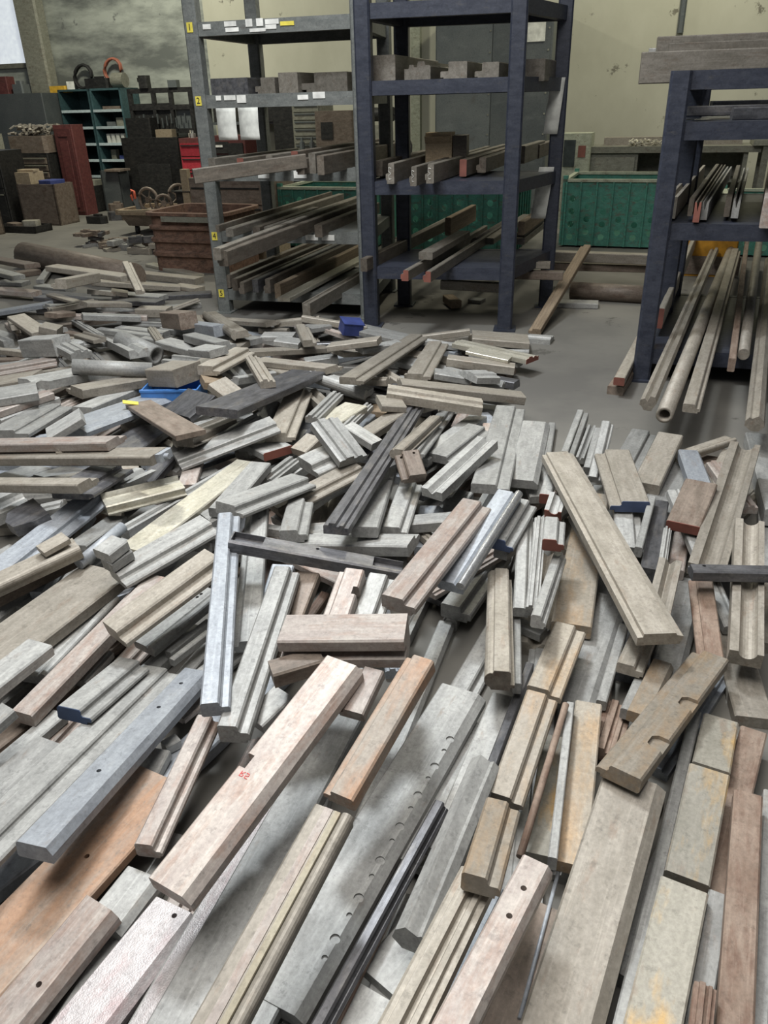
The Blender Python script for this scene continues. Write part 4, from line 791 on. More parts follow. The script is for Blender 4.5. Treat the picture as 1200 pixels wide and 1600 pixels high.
('flat_bar','F','grey',-0.027,2.532,0.204,-96.2,8.5,0.686,0.087,0.037,'notch .22 1',0,'light plate with a square notch in its edge'),
('stepped_die','SR','grey',0.537,2.152,0.255,-103.9,-8.8,0.117,0.067,0.044,'red1',0,'short block with red painted end beside the long diagonal bar'),
('stepped_die','S','grey',0.343,3.121,0.163,-124.0,-2.4,0.348,0.125,0.037,'',0,'grey stepped bar beside the broad mottled bar'),
('grooved_die','V','grey',0.299,2.705,0.244,-127.7,-9.5,0.403,0.09,0.037,'',0,'grooved grey bar running up against the broad mottled bar'),
('stepped_die','S','tan',-0.248,2.729,0.156,-144.2,-9.4,0.39,0.106,0.037,'',0,'long tan bar reaching toward the oily dark channel'),
('stepped_die','SR','grey',-0.306,2.429,0.181,-88.9,8.8,0.346,0.093,0.044,'',0,'short grey stepped bar behind the dark pocketed bar'),
('stepped_die','SL','grey',-0.43,2.162,0.156,-85.5,-4.6,0.764,0.081,0.041,'hole .1 .1;hole .16 .15;hole .4 0',0,'pale ledged bar with three holes passing under the dark pocketed bar'),
('stepped_die','SL','pink',-0.116,1.807,0.272,-104.8,-16.0,0.172,0.079,0.044,'notch .45 1',0,'pinkish notched bar in front of the dark pocketed bar'),
('stepped_die','SR','grey',-0.326,1.669,0.211,-96.7,-5.4,0.608,0.074,0.056,'dark1',0,'long thick grey bar with dark end beside the dark blue ledged bar'),
('stepped_die','SL','grey',-0.283,1.157,0.047,-109.3,0.0,0.956,0.14,0.037,'strip textured_ledge speck -.34 .24 .56',0,'very long grey plate with a glittering pinkish ledge'),
('chamfered_bar','FL','pink',-0.256,1.214,0.245,-121.1,-9.7,0.61,0.101,0.04,'notch .53 -1;redmark .58 -.25',0,'wide tan-pink bar with a square notch in its edge'),
('chamfered_bar','FL','pink',-0.648,0.888,0.059,-121.0,-9.5,0.293,0.085,0.037,'hole .55 .1',0,'pink-tan bar in front of the orange-banded plate'),
('stepped_die','SR','pink',-0.551,1.647,0.047,-123.5,0.0,0.105,0.092,0.031,'',0,'short pinkish stepped block beside the dark blue ledged bar'),
('stepped_die','SR','grey',-0.749,1.426,0.098,-105.4,8.8,0.74,0.116,0.037,'',0,'long wide grey bar beside the holed blue bar'),
('ridged_die','N','grey',-0.861,1.822,0.04,-105.2,0.0,0.141,0.045,0.031,'',0,'short ridged bar behind the dusty blue-ended bar'),
('stepped_die','SL','pink',-0.858,1.863,0.096,-111.0,-4.9,0.616,0.089,0.044,'',0,'long pinkish bar with a ridge line'),
('flat_bar','F','tan',-1.048,1.999,0.087,-113.3,0.0,0.548,0.195,0.044,'',0,'long plain beige plate on the left side of the heap'),
('beaded_die','R','grey',-0.637,1.994,0.08,-124.6,-6.3,0.295,0.094,0.037,'hole .12 -.2;hole .18 -.2',0,'ridged grey bar with two small holes beside the thick pale beam'),
('stepped_die','S','grey',-0.721,2.228,0.185,-138.6,-9.5,0.35,0.118,0.044,'',0,'long pale stepped bar behind the thick pale beam'),
('flat_bar','F','grey',-0.851,2.149,0.208,-128.1,-8.3,0.083,0.056,0.037,'',0,'low grey block in front of the small grey block'),
('flat_bar','F','grey',-1.04,2.48,0.116,-97.7,9.6,0.32,0.078,0.037,'',0,'grey bar beside the bright-edged bluish bar'),
('round_bar','O','blue',-0.979,2.352,0.146,-115.7,-7.7,0.223,0.04,0.041,'',0,'bluish bar with bright rounded edge on the left'),
('stepped_die','S','blue',-1.193,2.455,0.135,-113.8,-6.8,0.52,0.125,0.044,'hole .18 0',0,'long blue-grey bar with one hole'),
('channel_die','U','grey',-1.482,2.763,0.102,-145.7,-11.5,0.14,0.184,0.044,'',0,'curved-profile bar at the left edge behind the punch block'),
('stepped_die','S','dark',-1.123,2.757,0.2,-97.4,9.3,0.348,0.162,0.044,'',0,'dark plate under the bolted rail'),
('flat_bar','F','dark',-1.168,3.5,0.07,-97.6,6.6,0.409,0.2,0.037,'',0,'dark plate behind the bolted rail'),
('rounded_die','D','tan',-0.779,3.258,0.191,-108.3,9.3,0.393,0.12,0.044,'',0,'tan rounded bar beside the brown crosswise plate'),
('ridged_die','N','grey',-0.663,3.367,0.165,-116.5,1.5,0.325,0.066,0.037,'',0,'thin ridged bar behind the upper pale bar'),
('stepped_die','SR','grey',-1.706,3.619,0.135,-93.2,5.7,0.5,0.19,0.044,'',0,'grey angle-shaped bar near the left edge'),
('flat_bar','F','pink',-1.817,3.787,0.169,-126.2,-1.0,0.307,0.092,0.037,'',0,'thin pinkish bar near the left edge'),
('grooved_die','V','grey',-1.734,4.195,0.17,-108.9,9.5,0.521,0.2,0.044,'',0,'grey grooved bar behind the tan pointer bar'),
('stepped_die','S','pink',-2.135,4.593,0.115,-165.5,-4.8,0.379,0.13,0.044,'',0,'pinkish stepped bar near the left edge'),
('flat_bar','F','grey',-1.857,3.811,0.206,-155.8,-1.2,0.217,0.2,0.044,'',0,'grey bar stub at the left edge below the tan one'),
('flat_bar','F','tan',-2.496,5.575,0.137,-46.2,-7.5,0.406,0.13,0.03,'',0,'brown-tan plate with grain near the left edge'),
('flat_bar','F','tan',-2.271,5.389,0.137,0.6,-14.5,0.12,0.13,0.052,'',0,'tan plate behind the tall grey block'),
('flat_bar','F','tan',-2.143,6.221,0.123,44.9,-10.8,0.374,0.13,0.037,'',0,'tan plate behind the hollow tube'),
('stepped_die','S','grey',-2.045,5.996,0.072,25.7,-9.3,0.42,0.13,0.044,'',0,'grey bar behind the hollow tube'),
('flat_bar','F','grey',-0.968,5.255,0.074,-32.2,-9.1,0.348,0.111,0.044,'',0,'grey bar near the foot of the grey rack post'),
('flat_bar','F','grey',-0.994,5.25,0.093,-50.3,4.3,0.582,0.112,0.037,'',0,'slim grey bar near the foot of the grey rack post'),
('flat_bar','F','grey',-1.291,5.046,0.083,-41.4,0.0,0.414,0.13,0.044,'',0,"grey bar in front of the hollow tube's open end"),
('channel_die','U','grey',-1.199,4.719,0.086,-23.1,0.0,0.265,0.13,0.037,'',0,'grooved bar in front of the hollow tube'),
('flat_bar','F','tan',-0.978,4.621,0.133,-109.2,-2.0,0.603,0.13,0.044,'',0,'long tan plate behind the blue plastic tray'),
('flat_bar','F','wood',-0.907,4.061,0.161,20.1,-11.4,0.116,0.153,0.044,'',0,'wooden block beside the blue plastic tray'),
('stepped_die','S','tan',-0.598,4.92,0.084,38.1,-8.8,0.598,0.13,0.037,'',0,'slender tan bar in front of the blue rack'),
('flat_bar','F','grey',-0.589,4.982,0.119,-10.0,-6.3,0.162,0.129,0.037,'',0,'slim bar behind the slender tan bar'),
('flat_bar','F','grey',-0.431,5.462,0.088,30.1,-0.6,0.16,0.13,0.037,'',0,'grey bar beside the blue carton'),
('stepped_die','S','grey',-0.37,4.802,0.042,9.9,3.5,0.207,0.13,0.052,'dark1',0,'grey stepped block with dark end'),
('stepped_die','S','tan',-0.483,4.394,0.149,-46.8,7.7,0.695,0.13,0.037,'',0,'long tan stepped bar in front of the slender tan bar'),
('flat_bar','F','tan',-0.115,4.894,0.071,39.1,-9.6,0.388,0.13,0.03,'',0,'tan flat bar in front of the blue carton'),
('stepped_die','S','grey',-0.006,4.788,0.132,26.0,-0.8,0.276,0.13,0.037,'',0,'grey bar in front of the blue carton'),
('stepped_die','S','tan',0.511,5.299,0.026,-29.7,8.8,0.291,0.13,0.044,'',0,'slim bar at the far edge before the blue rack'),
('flat_bar','F','tan',0.806,5.157,0.048,-6.1,-4.6,0.376,0.22,0.044,'',0,'broad tan slab at the far edge of the heap'),
('stepped_die','S','tan',0.603,4.556,0.066,-11.2,-6.0,0.404,0.13,0.052,'dark1',0,'tan bar with dark end under the shiny red-ended bar'),
('stepped_die','S','grey',0.386,4.086,0.159,-4.1,-9.9,0.193,0.143,0.037,'',0,'grey bar in front of the broad tan bar'),
('stepped_die','S','grey',0.589,4.089,0.094,-16.4,0.0,0.165,0.136,0.044,'',0,"short grey bar near the floor's edge"),
('stepped_die','SR','tan',0.4,3.749,0.187,6.3,-10.0,0.635,0.15,0.044,'',0,'long tan die behind the thick ridged die'),
('flat_bar','F','tan',0.222,3.625,0.159,-51.3,7.3,0.099,0.125,0.03,'',0,'small tan block beside the timber plank'),
('ridged_die','N','grey',-0.266,3.509,0.21,-106.9,0.0,0.343,0.068,0.037,'',0,'ridged grey bar behind the pale stepped block'),
('rounded_die','D','tan',0.15,3.036,0.243,-106.6,9.3,0.669,0.066,0.037,'',0,'tan round-topped bar beside the oily dark channel'),
('round_bar','O','brown',-3.033,8.136,0.0,-43.0,0.0,2.174,0.25,0.25,'',0,'long tapered brown beam lying behind the heap'),
('flat_bar','F','tan',-2.461,6.858,0.25,-34.8,0.0,1.006,0.13,0.044,'',0,'tan plank in front of the long brown beam'),
('flat_bar','F','tan',-2.054,7.835,-0.0,-30.3,0.0,0.827,0.13,0.059,'',0,'tan slab in front of the corrugated bin'),
('flat_bar','F','tan',-2.2,7.298,0.049,11.0,-7.5,0.769,0.13,0.044,'',0,'long tan slab in the far heap'),
('flat_bar','F','pink',-3.255,7.191,0.037,-23.9,0.0,0.468,0.13,0.044,'',0,'pinkish bar in the far heap at the left edge'),
('flat_bar','F','brown',-3.389,7.533,0.243,-54.0,5.0,1.514,0.13,0.037,'',0,'brown bar at the left edge before the beam'),
('flat_bar','F','grey',-3.775,8.197,0.017,-49.6,2.5,0.774,0.13,0.044,'',0,'grey bar at the left edge in the far heap'),
('flat_bar','F','tan',-2.301,6.619,0.128,62.1,-15.9,0.188,0.13,0.037,'',0,'tan plate end in the far heap'),
('flat_bar','F','tan',-2.199,6.764,0.098,15.5,-13.8,0.134,0.13,0.037,'',0,'second tan plate end in the far heap'),
('stepped_die','SL','tan_rust',0.687,1.462,0.141,-128.5,9.2,0.668,0.099,0.037,'pocket .45 .3;pocket .77 .3',0,'tan bar with two rounded pockets in its edge'),
('rounded_die','D','tan',0.321,1.825,0.146,-98.5,5.7,0.584,0.078,0.056,'rusted1',0,'grey bar with a rounded nose and dark brown end face'),
('stepped_die','SL','tan',0.915,2.717,0.167,-96.4,-2.8,0.426,0.138,0.044,'blue1',0,'tan bar with a blue painted end'),
('beaded_die','R','blue',0.311,2.149,0.251,-119.1,-9.7,0.494,0.089,0.044,'bead',0,'dark channel bar with a bright round bead along one edge'),
('stepped_die','SL','brown',0.1,2.662,0.274,-77.4,-25.7,0.12,0.093,0.044,'hole .12 -.25;hole .12 .25',0,'brown L-shaped block with two small holes'),
('ridged_die','N','dark',0.007,2.784,0.27,-102.6,4.8,1.437,0.079,0.037,'',0,'long oily dark channel running diagonally through the middle'),
('ridged_die','N','grey',-0.18,2.935,0.273,-57.1,-22.8,0.241,0.127,0.044,'',0,'pale double-ridged bar lying against the flow beside the oily channel'),
('stepped_die','S','tan',-0.439,3.589,0.148,-91.6,3.5,0.735,0.131,0.044,'',0,'pale tan stepped block lying across the bars'),
('stepped_die','S','grey',-0.242,2.888,0.195,-144.8,-7.9,0.129,0.15,0.052,'dark1',0,'thick grey stepped bar with dark end behind the long tan bar'),
('stepped_die','S','grey',-0.418,2.534,0.226,-120.8,9.6,0.43,0.121,0.044,'',0,'grey stepped bar lying across the left-hand flow of bars'),
('side_groove_die','G','pink',-0.102,1.566,0.27,-7.0,3.9,0.31,0.111,0.09,'',0,'tall tan-pink die with a groove along its side, lying crosswise'),
('stepped_die','SL','orange',-0.014,1.298,0.271,-119.6,-13.2,0.381,0.075,0.043,'',0,'orange-rust bar with a stepped face'),
('chamfered_bar','FL','blue',-0.621,1.388,0.132,-105.3,8.5,0.686,0.083,0.037,'hole .11 -.1;hole .28 -.1;hole .66 -.1',0,'long bluish bar with three holes'),
('stepped_die','S','grey',-0.76,1.641,0.105,-107.4,9.0,0.26,0.099,0.037,'navy1',0,'dusty grey bar with a dark blue end'),
('flat_bar','F','grey',-1.03,1.694,0.132,-113.2,0.0,0.229,0.092,0.037,'',0,'grey bar end poking in above the long pink bar'),
('flat_bar','F','grey',-0.956,1.463,0.168,-123.6,-11.7,0.078,0.054,0.031,'',0,"grey bar stub at the edge below the long pink bar's tip"),
('stepped_die','S','tan',-0.633,1.917,0.21,-133.7,-12.2,0.367,0.11,0.052,'dark1',0,'thick pale beam with dark end facing the camera'),
('flat_bar','F','grey',-0.865,2.151,0.246,-123.5,-9.8,0.077,0.078,0.037,'',0,'small grey block beside the long pale stepped bar'),
('beaded_die','R','tan',-1.153,2.203,0.151,-145.5,-9.6,0.302,0.108,0.044,'',0,'tan beaded bar reaching in from the left edge'),
('ridged_die','N','grey',-1.328,2.798,0.074,5.3,9.6,0.094,0.087,0.037,'',0,'small ridged bar behind the dark punch block'),
('stepped_die','S','grey',-0.668,3.151,0.18,-154.2,-10.7,0.454,0.133,0.044,'',0,'long pale stepped bar in front of the brown crosswise plate'),
('grooved_die','V','grey',-1.047,2.929,0.113,-107.8,9.2,0.242,0.104,0.044,'',0,'short hexagonal-section bar in front of the bolted rail'),
('rounded_die','D','cream',-0.921,2.697,0.161,-150.9,-0.4,0.299,0.134,0.037,'',0,'cream bare-metal bar with a shiny top'),
('flat_bar','F','dark',-0.922,3.604,0.202,-128.2,-19.6,0.179,0.2,0.037,'',0,'dark grey block in front of the blue plastic tray'),
('stepped_die','S','tan',-1.463,4.102,0.144,47.6,-6.0,0.44,0.176,0.052,'',0,'long tan bar pointing at the blue plastic tray'),
('round_bar','O','grey',-1.475,4.191,0.192,9.0,-7.2,0.418,0.085,0.085,'',0,'tapered round bar behind the tan pointer bar'),
('flat_bar','F','grey',-2.046,4.751,0.163,-31.2,8.6,0.335,0.13,0.111,'',0,'tall grey block behind the pinkish stepped bar'),
('ridged_die','N','grey',-1.824,4.601,0.199,-48.4,-1.6,0.211,0.13,0.059,'',0,'ridged block beside the tall grey block'),
('flat_bar','F','brown',-2.378,5.875,0.132,64.1,-8.2,0.178,0.13,0.037,'',0,'brown plate behind the tan plate'),
('flat_bar','F','tan',-1.784,6.263,0.03,-11.4,0.0,0.262,0.13,0.067,'',0,'tan box-shaped block behind the hollow tube'),
('flat_bar','F','blue',-1.254,5.416,0.101,-55.4,8.1,0.745,0.088,0.074,'',0,'bluish plate standing on edge behind the stepped bars'),
('stepped_die','S','tan',-0.946,5.769,0.065,-47.3,7.4,0.576,0.13,0.037,'',0,'tan bar near the foot of the grey rack'),
('stepped_die','S','grey',-1.073,4.862,0.167,-59.1,7.5,0.626,0.13,0.052,'',0,"grey stepped bar beside the hollow tube's open end"),
('flat_bar','F','grey',-0.971,4.361,0.247,-41.8,6.4,0.199,0.13,0.044,'',0,"short grey block beside the hollow tube's open end"),
('stepped_die','S','tan',-0.862,4.316,0.197,-104.8,4.1,0.486,0.13,0.052,'dark1',0,'thick tan stepped bar with dark end'),
('flat_bar','F','tan',-0.762,3.664,0.254,-29.6,-28.3,0.125,0.131,0.037,'',0,'tan flat plate beside the wooden block'),
('stepped_die','S','tan',-0.475,5.023,0.15,-76.9,-4.8,0.314,0.089,0.044,'',0,'tan stepped bar beside the blue carton'),
('flat_bar','F','dark',-0.552,3.66,0.243,-108.3,8.1,1.019,0.2,0.037,'',0,'long dark plate crossing the middle of the far heap'),
('rounded_die','D','grey',-0.216,4.07,0.136,-29.9,-8.8,0.359,0.121,0.037,'',0,'grey rounded bar beside the long dark plate'),
('flat_bar','F','tan',-0.151,4.714,0.171,-15.5,9.7,0.326,0.11,0.037,'',0,'slim tan bar by the blue carton'),
('ridged_die','N','grey',1.115,5.335,0.0,-23.5,0.0,0.165,0.13,0.044,'',0,'short bluish ridged bar beyond the far tan slab'),
('flat_bar','F','cream',0.656,4.607,0.115,-26.1,-5.9,0.269,0.079,0.022,'',0,'thin shiny strip under the shiny red-ended bar'),
('ridged_die','N','grey',0.525,4.018,0.173,27.3,-9.6,0.15,0.178,0.044,'',0,"short ridged block near the floor's edge"),
('ridged_die','N','tan',0.244,3.463,0.244,-3.5,-9.6,0.445,0.139,0.056,'',0,'thick ridged die at the edge of the open floor'),
('flat_bar','F','tan',0.042,3.365,0.27,10.0,-8.2,0.113,0.151,0.03,'',0,'tan block on the short timber plank'),
('flat_bar','F','cream',-2.099,8.307,0.0,-47.1,0.0,0.985,0.114,0.03,'',0,'pale thin strip beside the corrugated bin'),
('stepped_die','S','tan',-2.378,6.33,0.27,81.9,-6.0,0.55,0.13,0.074,'',0,'tan block in the far heap by the left edge'),
('flat_bar','F','grey',-3.329,8.116,0.037,-76.8,0.0,0.924,0.071,0.037,'',0,'grey bar propped in the far heap'),
('flat_bar','F','brown',-3.517,8.976,0.0,56.3,0.0,0.132,0.13,0.089,'',0,'small brown block against the long brown beam'),
('ledged_die','T','tan',0.706,2.242,0.216,-88.4,-1.2,1.155,0.123,0.037,'',0,'long diagonal bar resting on top of the heap, ledges on both edges'),
('stepped_die','S','dark',1.112,1.974,0.206,-7.3,1.3,0.382,0.066,0.037,'hole .1 0',0,'dark bar lying crosswise over the round-channel die'),
('stepped_die','SR','pink',0.17,2.029,0.27,-117.8,-2.5,0.589,0.103,0.048,'',0,'large rounded bar fading to pink rust at its near end'),
('stepped_die','SR','blue',-0.451,1.811,0.27,-83.6,-5.3,0.819,0.068,0.044,'',0,'dark blue-grey ledged bar lying across the pile on the left'),
('flat_bar','F','brown',-0.22,1.504,0.27,19.0,3.6,0.126,0.063,0.043,'',0,'brown angular block in front of the tall crosswise die'),
('beaded_die','R','tan',-0.205,0.852,0.241,-116.9,-12.0,0.448,0.085,0.043,'strip worn_ridge ochre .10 .16 .80;strip rust_band pink -.12 .22 .80',0,'bar streaked yellow and rust with a beaded edge'),
('flat_bar','F','tan',-1.099,2.262,0.212,-136.0,-9.7,0.092,0.064,0.022,'',0,'small tan offcut lying on the tan beaded bar'),
('punch_block','H','dark',-1.304,2.544,0.154,39.2,12.1,0.123,0.17,0.045,'',0,'dark round-nosed punch block'),
('stepped_die','SR','pink',-1.417,3.045,0.251,-22.1,8.3,0.789,0.121,0.037,'',0,'pinkish rail just behind the bolted rail'),
('stepped_die','SR','tan',-1.31,2.633,0.257,-25.2,9.6,0.605,0.099,0.037,'',0,'pale rail in front of the bolted rail'),
('steel_tube','TU','grey',-1.606,5.107,0.033,-32.7,-10.9,0.329,0.13,0.13,'',0,'hollow steel tube lying on the heap'),
('grooved_die','V','grey',-1.687,5.106,0.079,-60.6,7.0,0.818,0.122,0.052,'',0,'V-grooved block in front of the hollow tube'),
('flat_bar','F','blue',-2.91,6.395,0.062,-6.5,8.5,0.551,0.13,0.037,'',0,'light bluish bar at the left edge on top of the heap'),
('flat_bar','F','brown',-1.397,5.481,0.126,-54.6,8.7,0.36,0.13,0.111,'',0,'upended brown block behind the hollow tube'),
('rounded_die','D','tan',-1.083,5.463,0.13,-70.8,7.3,1.385,0.13,0.044,'',0,"tan curved-top bar leaning near the grey rack's post"),
('flat_bar','F','tan',-1.119,4.138,0.163,-35.6,8.0,0.229,0.2,0.096,'',0,"tan block standing on the blue plastic tray's rim"),
('ridged_die','N','tan',-0.623,3.929,0.261,-74.9,4.7,0.62,0.075,0.044,'',0,'ridged short tan bar lying across the others'),
('stepped_die','SR','tan',0.29,4.473,0.135,-101.3,4.0,0.869,0.13,0.037,'',0,'broad tan stepped bar beside the top tan bar'),
('ridged_die','N','cream',0.714,4.781,0.087,-44.2,0.0,0.57,0.13,0.037,'red1',0,'shiny cream ridged bar with a red end'),
('stepped_die','SR','tan',-1.978,6.511,0.271,-67.2,-10.5,0.654,0.074,0.037,'',0,'tan bar propped across the slabs before the brown beam'),
('stepped_die','S','dark',-0.21,2.035,0.271,-6.7,-9.7,0.524,0.095,0.041,'recess .1 0;recess .92 0;hole .5 0',0,'dark bar with two square pockets lying across the heap'),
('flat_bar','F','tan',-1.306,2.941,0.229,-23.6,8.8,1.021,0.108,0.037,'bolts',0,'long tan rail with two bolts on it'),
('flat_bar','F','brown',-1.012,3.407,0.219,-59.7,8.0,0.879,0.13,0.022,'',0,'brown plate lying crosswise on top of the heap'),
('stepped_die','SR','tan',0.059,4.445,0.169,-106.9,6.1,1.417,0.13,0.037,'',0,'long tan stepped bar lying on top in front of the blue rack'),
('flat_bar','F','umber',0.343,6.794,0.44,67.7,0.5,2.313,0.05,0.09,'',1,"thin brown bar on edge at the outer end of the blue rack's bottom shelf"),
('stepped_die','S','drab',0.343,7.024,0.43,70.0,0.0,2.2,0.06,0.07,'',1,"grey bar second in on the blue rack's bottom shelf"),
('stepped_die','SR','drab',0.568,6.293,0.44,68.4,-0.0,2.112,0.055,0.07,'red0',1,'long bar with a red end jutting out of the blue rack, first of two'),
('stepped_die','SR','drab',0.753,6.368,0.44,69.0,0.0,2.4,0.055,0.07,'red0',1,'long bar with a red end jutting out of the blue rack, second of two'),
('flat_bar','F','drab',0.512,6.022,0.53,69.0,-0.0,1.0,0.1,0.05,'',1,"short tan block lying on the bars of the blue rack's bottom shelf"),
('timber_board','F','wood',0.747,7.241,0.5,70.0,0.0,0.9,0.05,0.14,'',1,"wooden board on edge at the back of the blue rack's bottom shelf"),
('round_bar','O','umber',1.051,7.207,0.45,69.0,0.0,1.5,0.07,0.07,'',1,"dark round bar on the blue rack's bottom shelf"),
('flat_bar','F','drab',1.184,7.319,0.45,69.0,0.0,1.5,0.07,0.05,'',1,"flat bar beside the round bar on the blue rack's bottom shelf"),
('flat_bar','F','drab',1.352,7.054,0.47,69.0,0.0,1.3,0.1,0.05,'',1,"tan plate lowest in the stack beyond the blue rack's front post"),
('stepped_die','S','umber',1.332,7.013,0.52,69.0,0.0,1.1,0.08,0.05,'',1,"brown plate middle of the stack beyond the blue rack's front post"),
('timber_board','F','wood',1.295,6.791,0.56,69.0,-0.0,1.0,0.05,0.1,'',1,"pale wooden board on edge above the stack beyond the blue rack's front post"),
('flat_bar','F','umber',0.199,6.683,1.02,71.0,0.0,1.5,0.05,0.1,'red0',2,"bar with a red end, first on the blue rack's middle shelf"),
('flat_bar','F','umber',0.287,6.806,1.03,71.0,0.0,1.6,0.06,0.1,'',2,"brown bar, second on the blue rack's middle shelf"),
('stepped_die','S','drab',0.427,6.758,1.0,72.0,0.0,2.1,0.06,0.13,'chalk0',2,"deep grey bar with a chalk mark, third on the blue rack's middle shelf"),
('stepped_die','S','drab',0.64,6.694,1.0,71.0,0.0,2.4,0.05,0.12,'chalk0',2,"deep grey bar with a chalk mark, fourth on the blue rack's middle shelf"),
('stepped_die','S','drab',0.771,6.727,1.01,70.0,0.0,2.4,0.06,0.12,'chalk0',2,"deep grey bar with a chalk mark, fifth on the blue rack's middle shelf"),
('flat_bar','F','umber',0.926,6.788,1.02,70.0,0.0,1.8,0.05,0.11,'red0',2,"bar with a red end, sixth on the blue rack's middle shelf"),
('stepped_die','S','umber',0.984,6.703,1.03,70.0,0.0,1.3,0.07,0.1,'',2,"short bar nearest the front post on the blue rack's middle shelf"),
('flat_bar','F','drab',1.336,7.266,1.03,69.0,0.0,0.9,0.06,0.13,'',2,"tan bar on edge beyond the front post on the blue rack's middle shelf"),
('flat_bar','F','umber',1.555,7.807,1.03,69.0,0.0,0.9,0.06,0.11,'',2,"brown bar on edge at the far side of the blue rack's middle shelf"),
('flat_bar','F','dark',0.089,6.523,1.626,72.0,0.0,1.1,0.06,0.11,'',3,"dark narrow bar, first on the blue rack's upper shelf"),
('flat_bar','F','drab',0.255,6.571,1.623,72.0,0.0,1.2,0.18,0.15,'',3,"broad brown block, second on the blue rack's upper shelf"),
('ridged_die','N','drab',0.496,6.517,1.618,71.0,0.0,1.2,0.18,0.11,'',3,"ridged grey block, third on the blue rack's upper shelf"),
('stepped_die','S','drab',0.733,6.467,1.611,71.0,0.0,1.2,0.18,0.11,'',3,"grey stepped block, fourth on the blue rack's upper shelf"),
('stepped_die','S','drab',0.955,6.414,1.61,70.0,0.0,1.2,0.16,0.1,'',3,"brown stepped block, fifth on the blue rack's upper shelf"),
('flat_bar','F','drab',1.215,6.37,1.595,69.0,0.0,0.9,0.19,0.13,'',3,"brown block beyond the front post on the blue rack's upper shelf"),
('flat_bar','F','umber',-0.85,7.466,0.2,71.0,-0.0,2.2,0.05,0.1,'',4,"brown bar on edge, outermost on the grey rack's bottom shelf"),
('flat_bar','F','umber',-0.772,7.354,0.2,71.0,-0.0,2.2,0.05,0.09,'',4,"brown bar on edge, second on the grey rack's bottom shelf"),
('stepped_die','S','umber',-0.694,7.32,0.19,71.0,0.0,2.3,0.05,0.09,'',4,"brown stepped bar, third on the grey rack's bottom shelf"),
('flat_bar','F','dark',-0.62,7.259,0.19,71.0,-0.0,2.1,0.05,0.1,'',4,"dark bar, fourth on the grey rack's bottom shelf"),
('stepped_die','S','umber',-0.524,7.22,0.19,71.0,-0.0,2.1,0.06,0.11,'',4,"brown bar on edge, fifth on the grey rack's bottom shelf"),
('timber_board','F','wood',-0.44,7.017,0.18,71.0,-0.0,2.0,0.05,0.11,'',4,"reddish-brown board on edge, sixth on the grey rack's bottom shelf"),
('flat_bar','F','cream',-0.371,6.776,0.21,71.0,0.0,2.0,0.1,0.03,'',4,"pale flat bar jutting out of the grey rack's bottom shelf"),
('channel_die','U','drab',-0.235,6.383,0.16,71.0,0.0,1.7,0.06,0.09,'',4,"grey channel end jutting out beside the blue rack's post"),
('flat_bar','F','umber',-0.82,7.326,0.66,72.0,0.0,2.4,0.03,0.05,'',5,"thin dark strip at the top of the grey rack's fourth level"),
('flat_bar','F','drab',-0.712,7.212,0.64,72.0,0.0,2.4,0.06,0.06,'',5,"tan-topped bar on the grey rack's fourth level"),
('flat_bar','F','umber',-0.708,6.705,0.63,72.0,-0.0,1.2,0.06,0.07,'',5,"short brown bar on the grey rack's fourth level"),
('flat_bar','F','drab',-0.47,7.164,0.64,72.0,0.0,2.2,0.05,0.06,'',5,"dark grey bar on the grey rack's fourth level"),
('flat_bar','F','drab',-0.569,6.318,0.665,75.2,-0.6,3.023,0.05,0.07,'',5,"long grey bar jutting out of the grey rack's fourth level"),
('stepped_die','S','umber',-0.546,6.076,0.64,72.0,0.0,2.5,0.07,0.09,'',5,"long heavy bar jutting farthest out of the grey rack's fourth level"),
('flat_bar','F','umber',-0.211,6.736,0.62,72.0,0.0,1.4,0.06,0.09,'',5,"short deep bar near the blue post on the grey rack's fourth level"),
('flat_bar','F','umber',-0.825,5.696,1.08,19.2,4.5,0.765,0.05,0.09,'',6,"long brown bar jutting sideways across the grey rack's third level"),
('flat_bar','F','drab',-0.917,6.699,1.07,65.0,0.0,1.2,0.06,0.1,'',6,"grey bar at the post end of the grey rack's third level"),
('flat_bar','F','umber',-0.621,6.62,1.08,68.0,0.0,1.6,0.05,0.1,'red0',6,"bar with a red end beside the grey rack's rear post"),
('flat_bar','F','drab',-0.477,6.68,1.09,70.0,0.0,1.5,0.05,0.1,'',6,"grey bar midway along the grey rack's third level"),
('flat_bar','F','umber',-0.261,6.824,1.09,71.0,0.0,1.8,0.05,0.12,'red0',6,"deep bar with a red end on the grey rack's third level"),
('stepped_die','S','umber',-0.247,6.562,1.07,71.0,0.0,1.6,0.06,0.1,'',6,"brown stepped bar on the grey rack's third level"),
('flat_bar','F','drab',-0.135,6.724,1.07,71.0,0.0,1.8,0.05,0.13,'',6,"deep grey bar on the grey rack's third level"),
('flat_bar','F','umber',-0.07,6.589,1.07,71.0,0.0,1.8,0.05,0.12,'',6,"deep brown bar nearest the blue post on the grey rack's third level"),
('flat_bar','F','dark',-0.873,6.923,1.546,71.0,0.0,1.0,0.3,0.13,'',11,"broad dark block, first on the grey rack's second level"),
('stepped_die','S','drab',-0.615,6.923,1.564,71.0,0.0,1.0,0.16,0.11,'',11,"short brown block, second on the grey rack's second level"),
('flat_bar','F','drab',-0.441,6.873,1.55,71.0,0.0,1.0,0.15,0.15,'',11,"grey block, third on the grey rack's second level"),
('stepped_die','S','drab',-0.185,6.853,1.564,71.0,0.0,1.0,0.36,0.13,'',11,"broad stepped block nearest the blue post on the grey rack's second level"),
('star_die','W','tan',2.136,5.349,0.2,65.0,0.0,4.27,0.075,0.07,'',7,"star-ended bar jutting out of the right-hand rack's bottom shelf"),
('steel_tube','TU','tan',2.234,5.297,0.195,64.4,0.0,4.501,0.075,0.075,'',7,"round pipe jutting out of the right-hand rack's bottom shelf"),
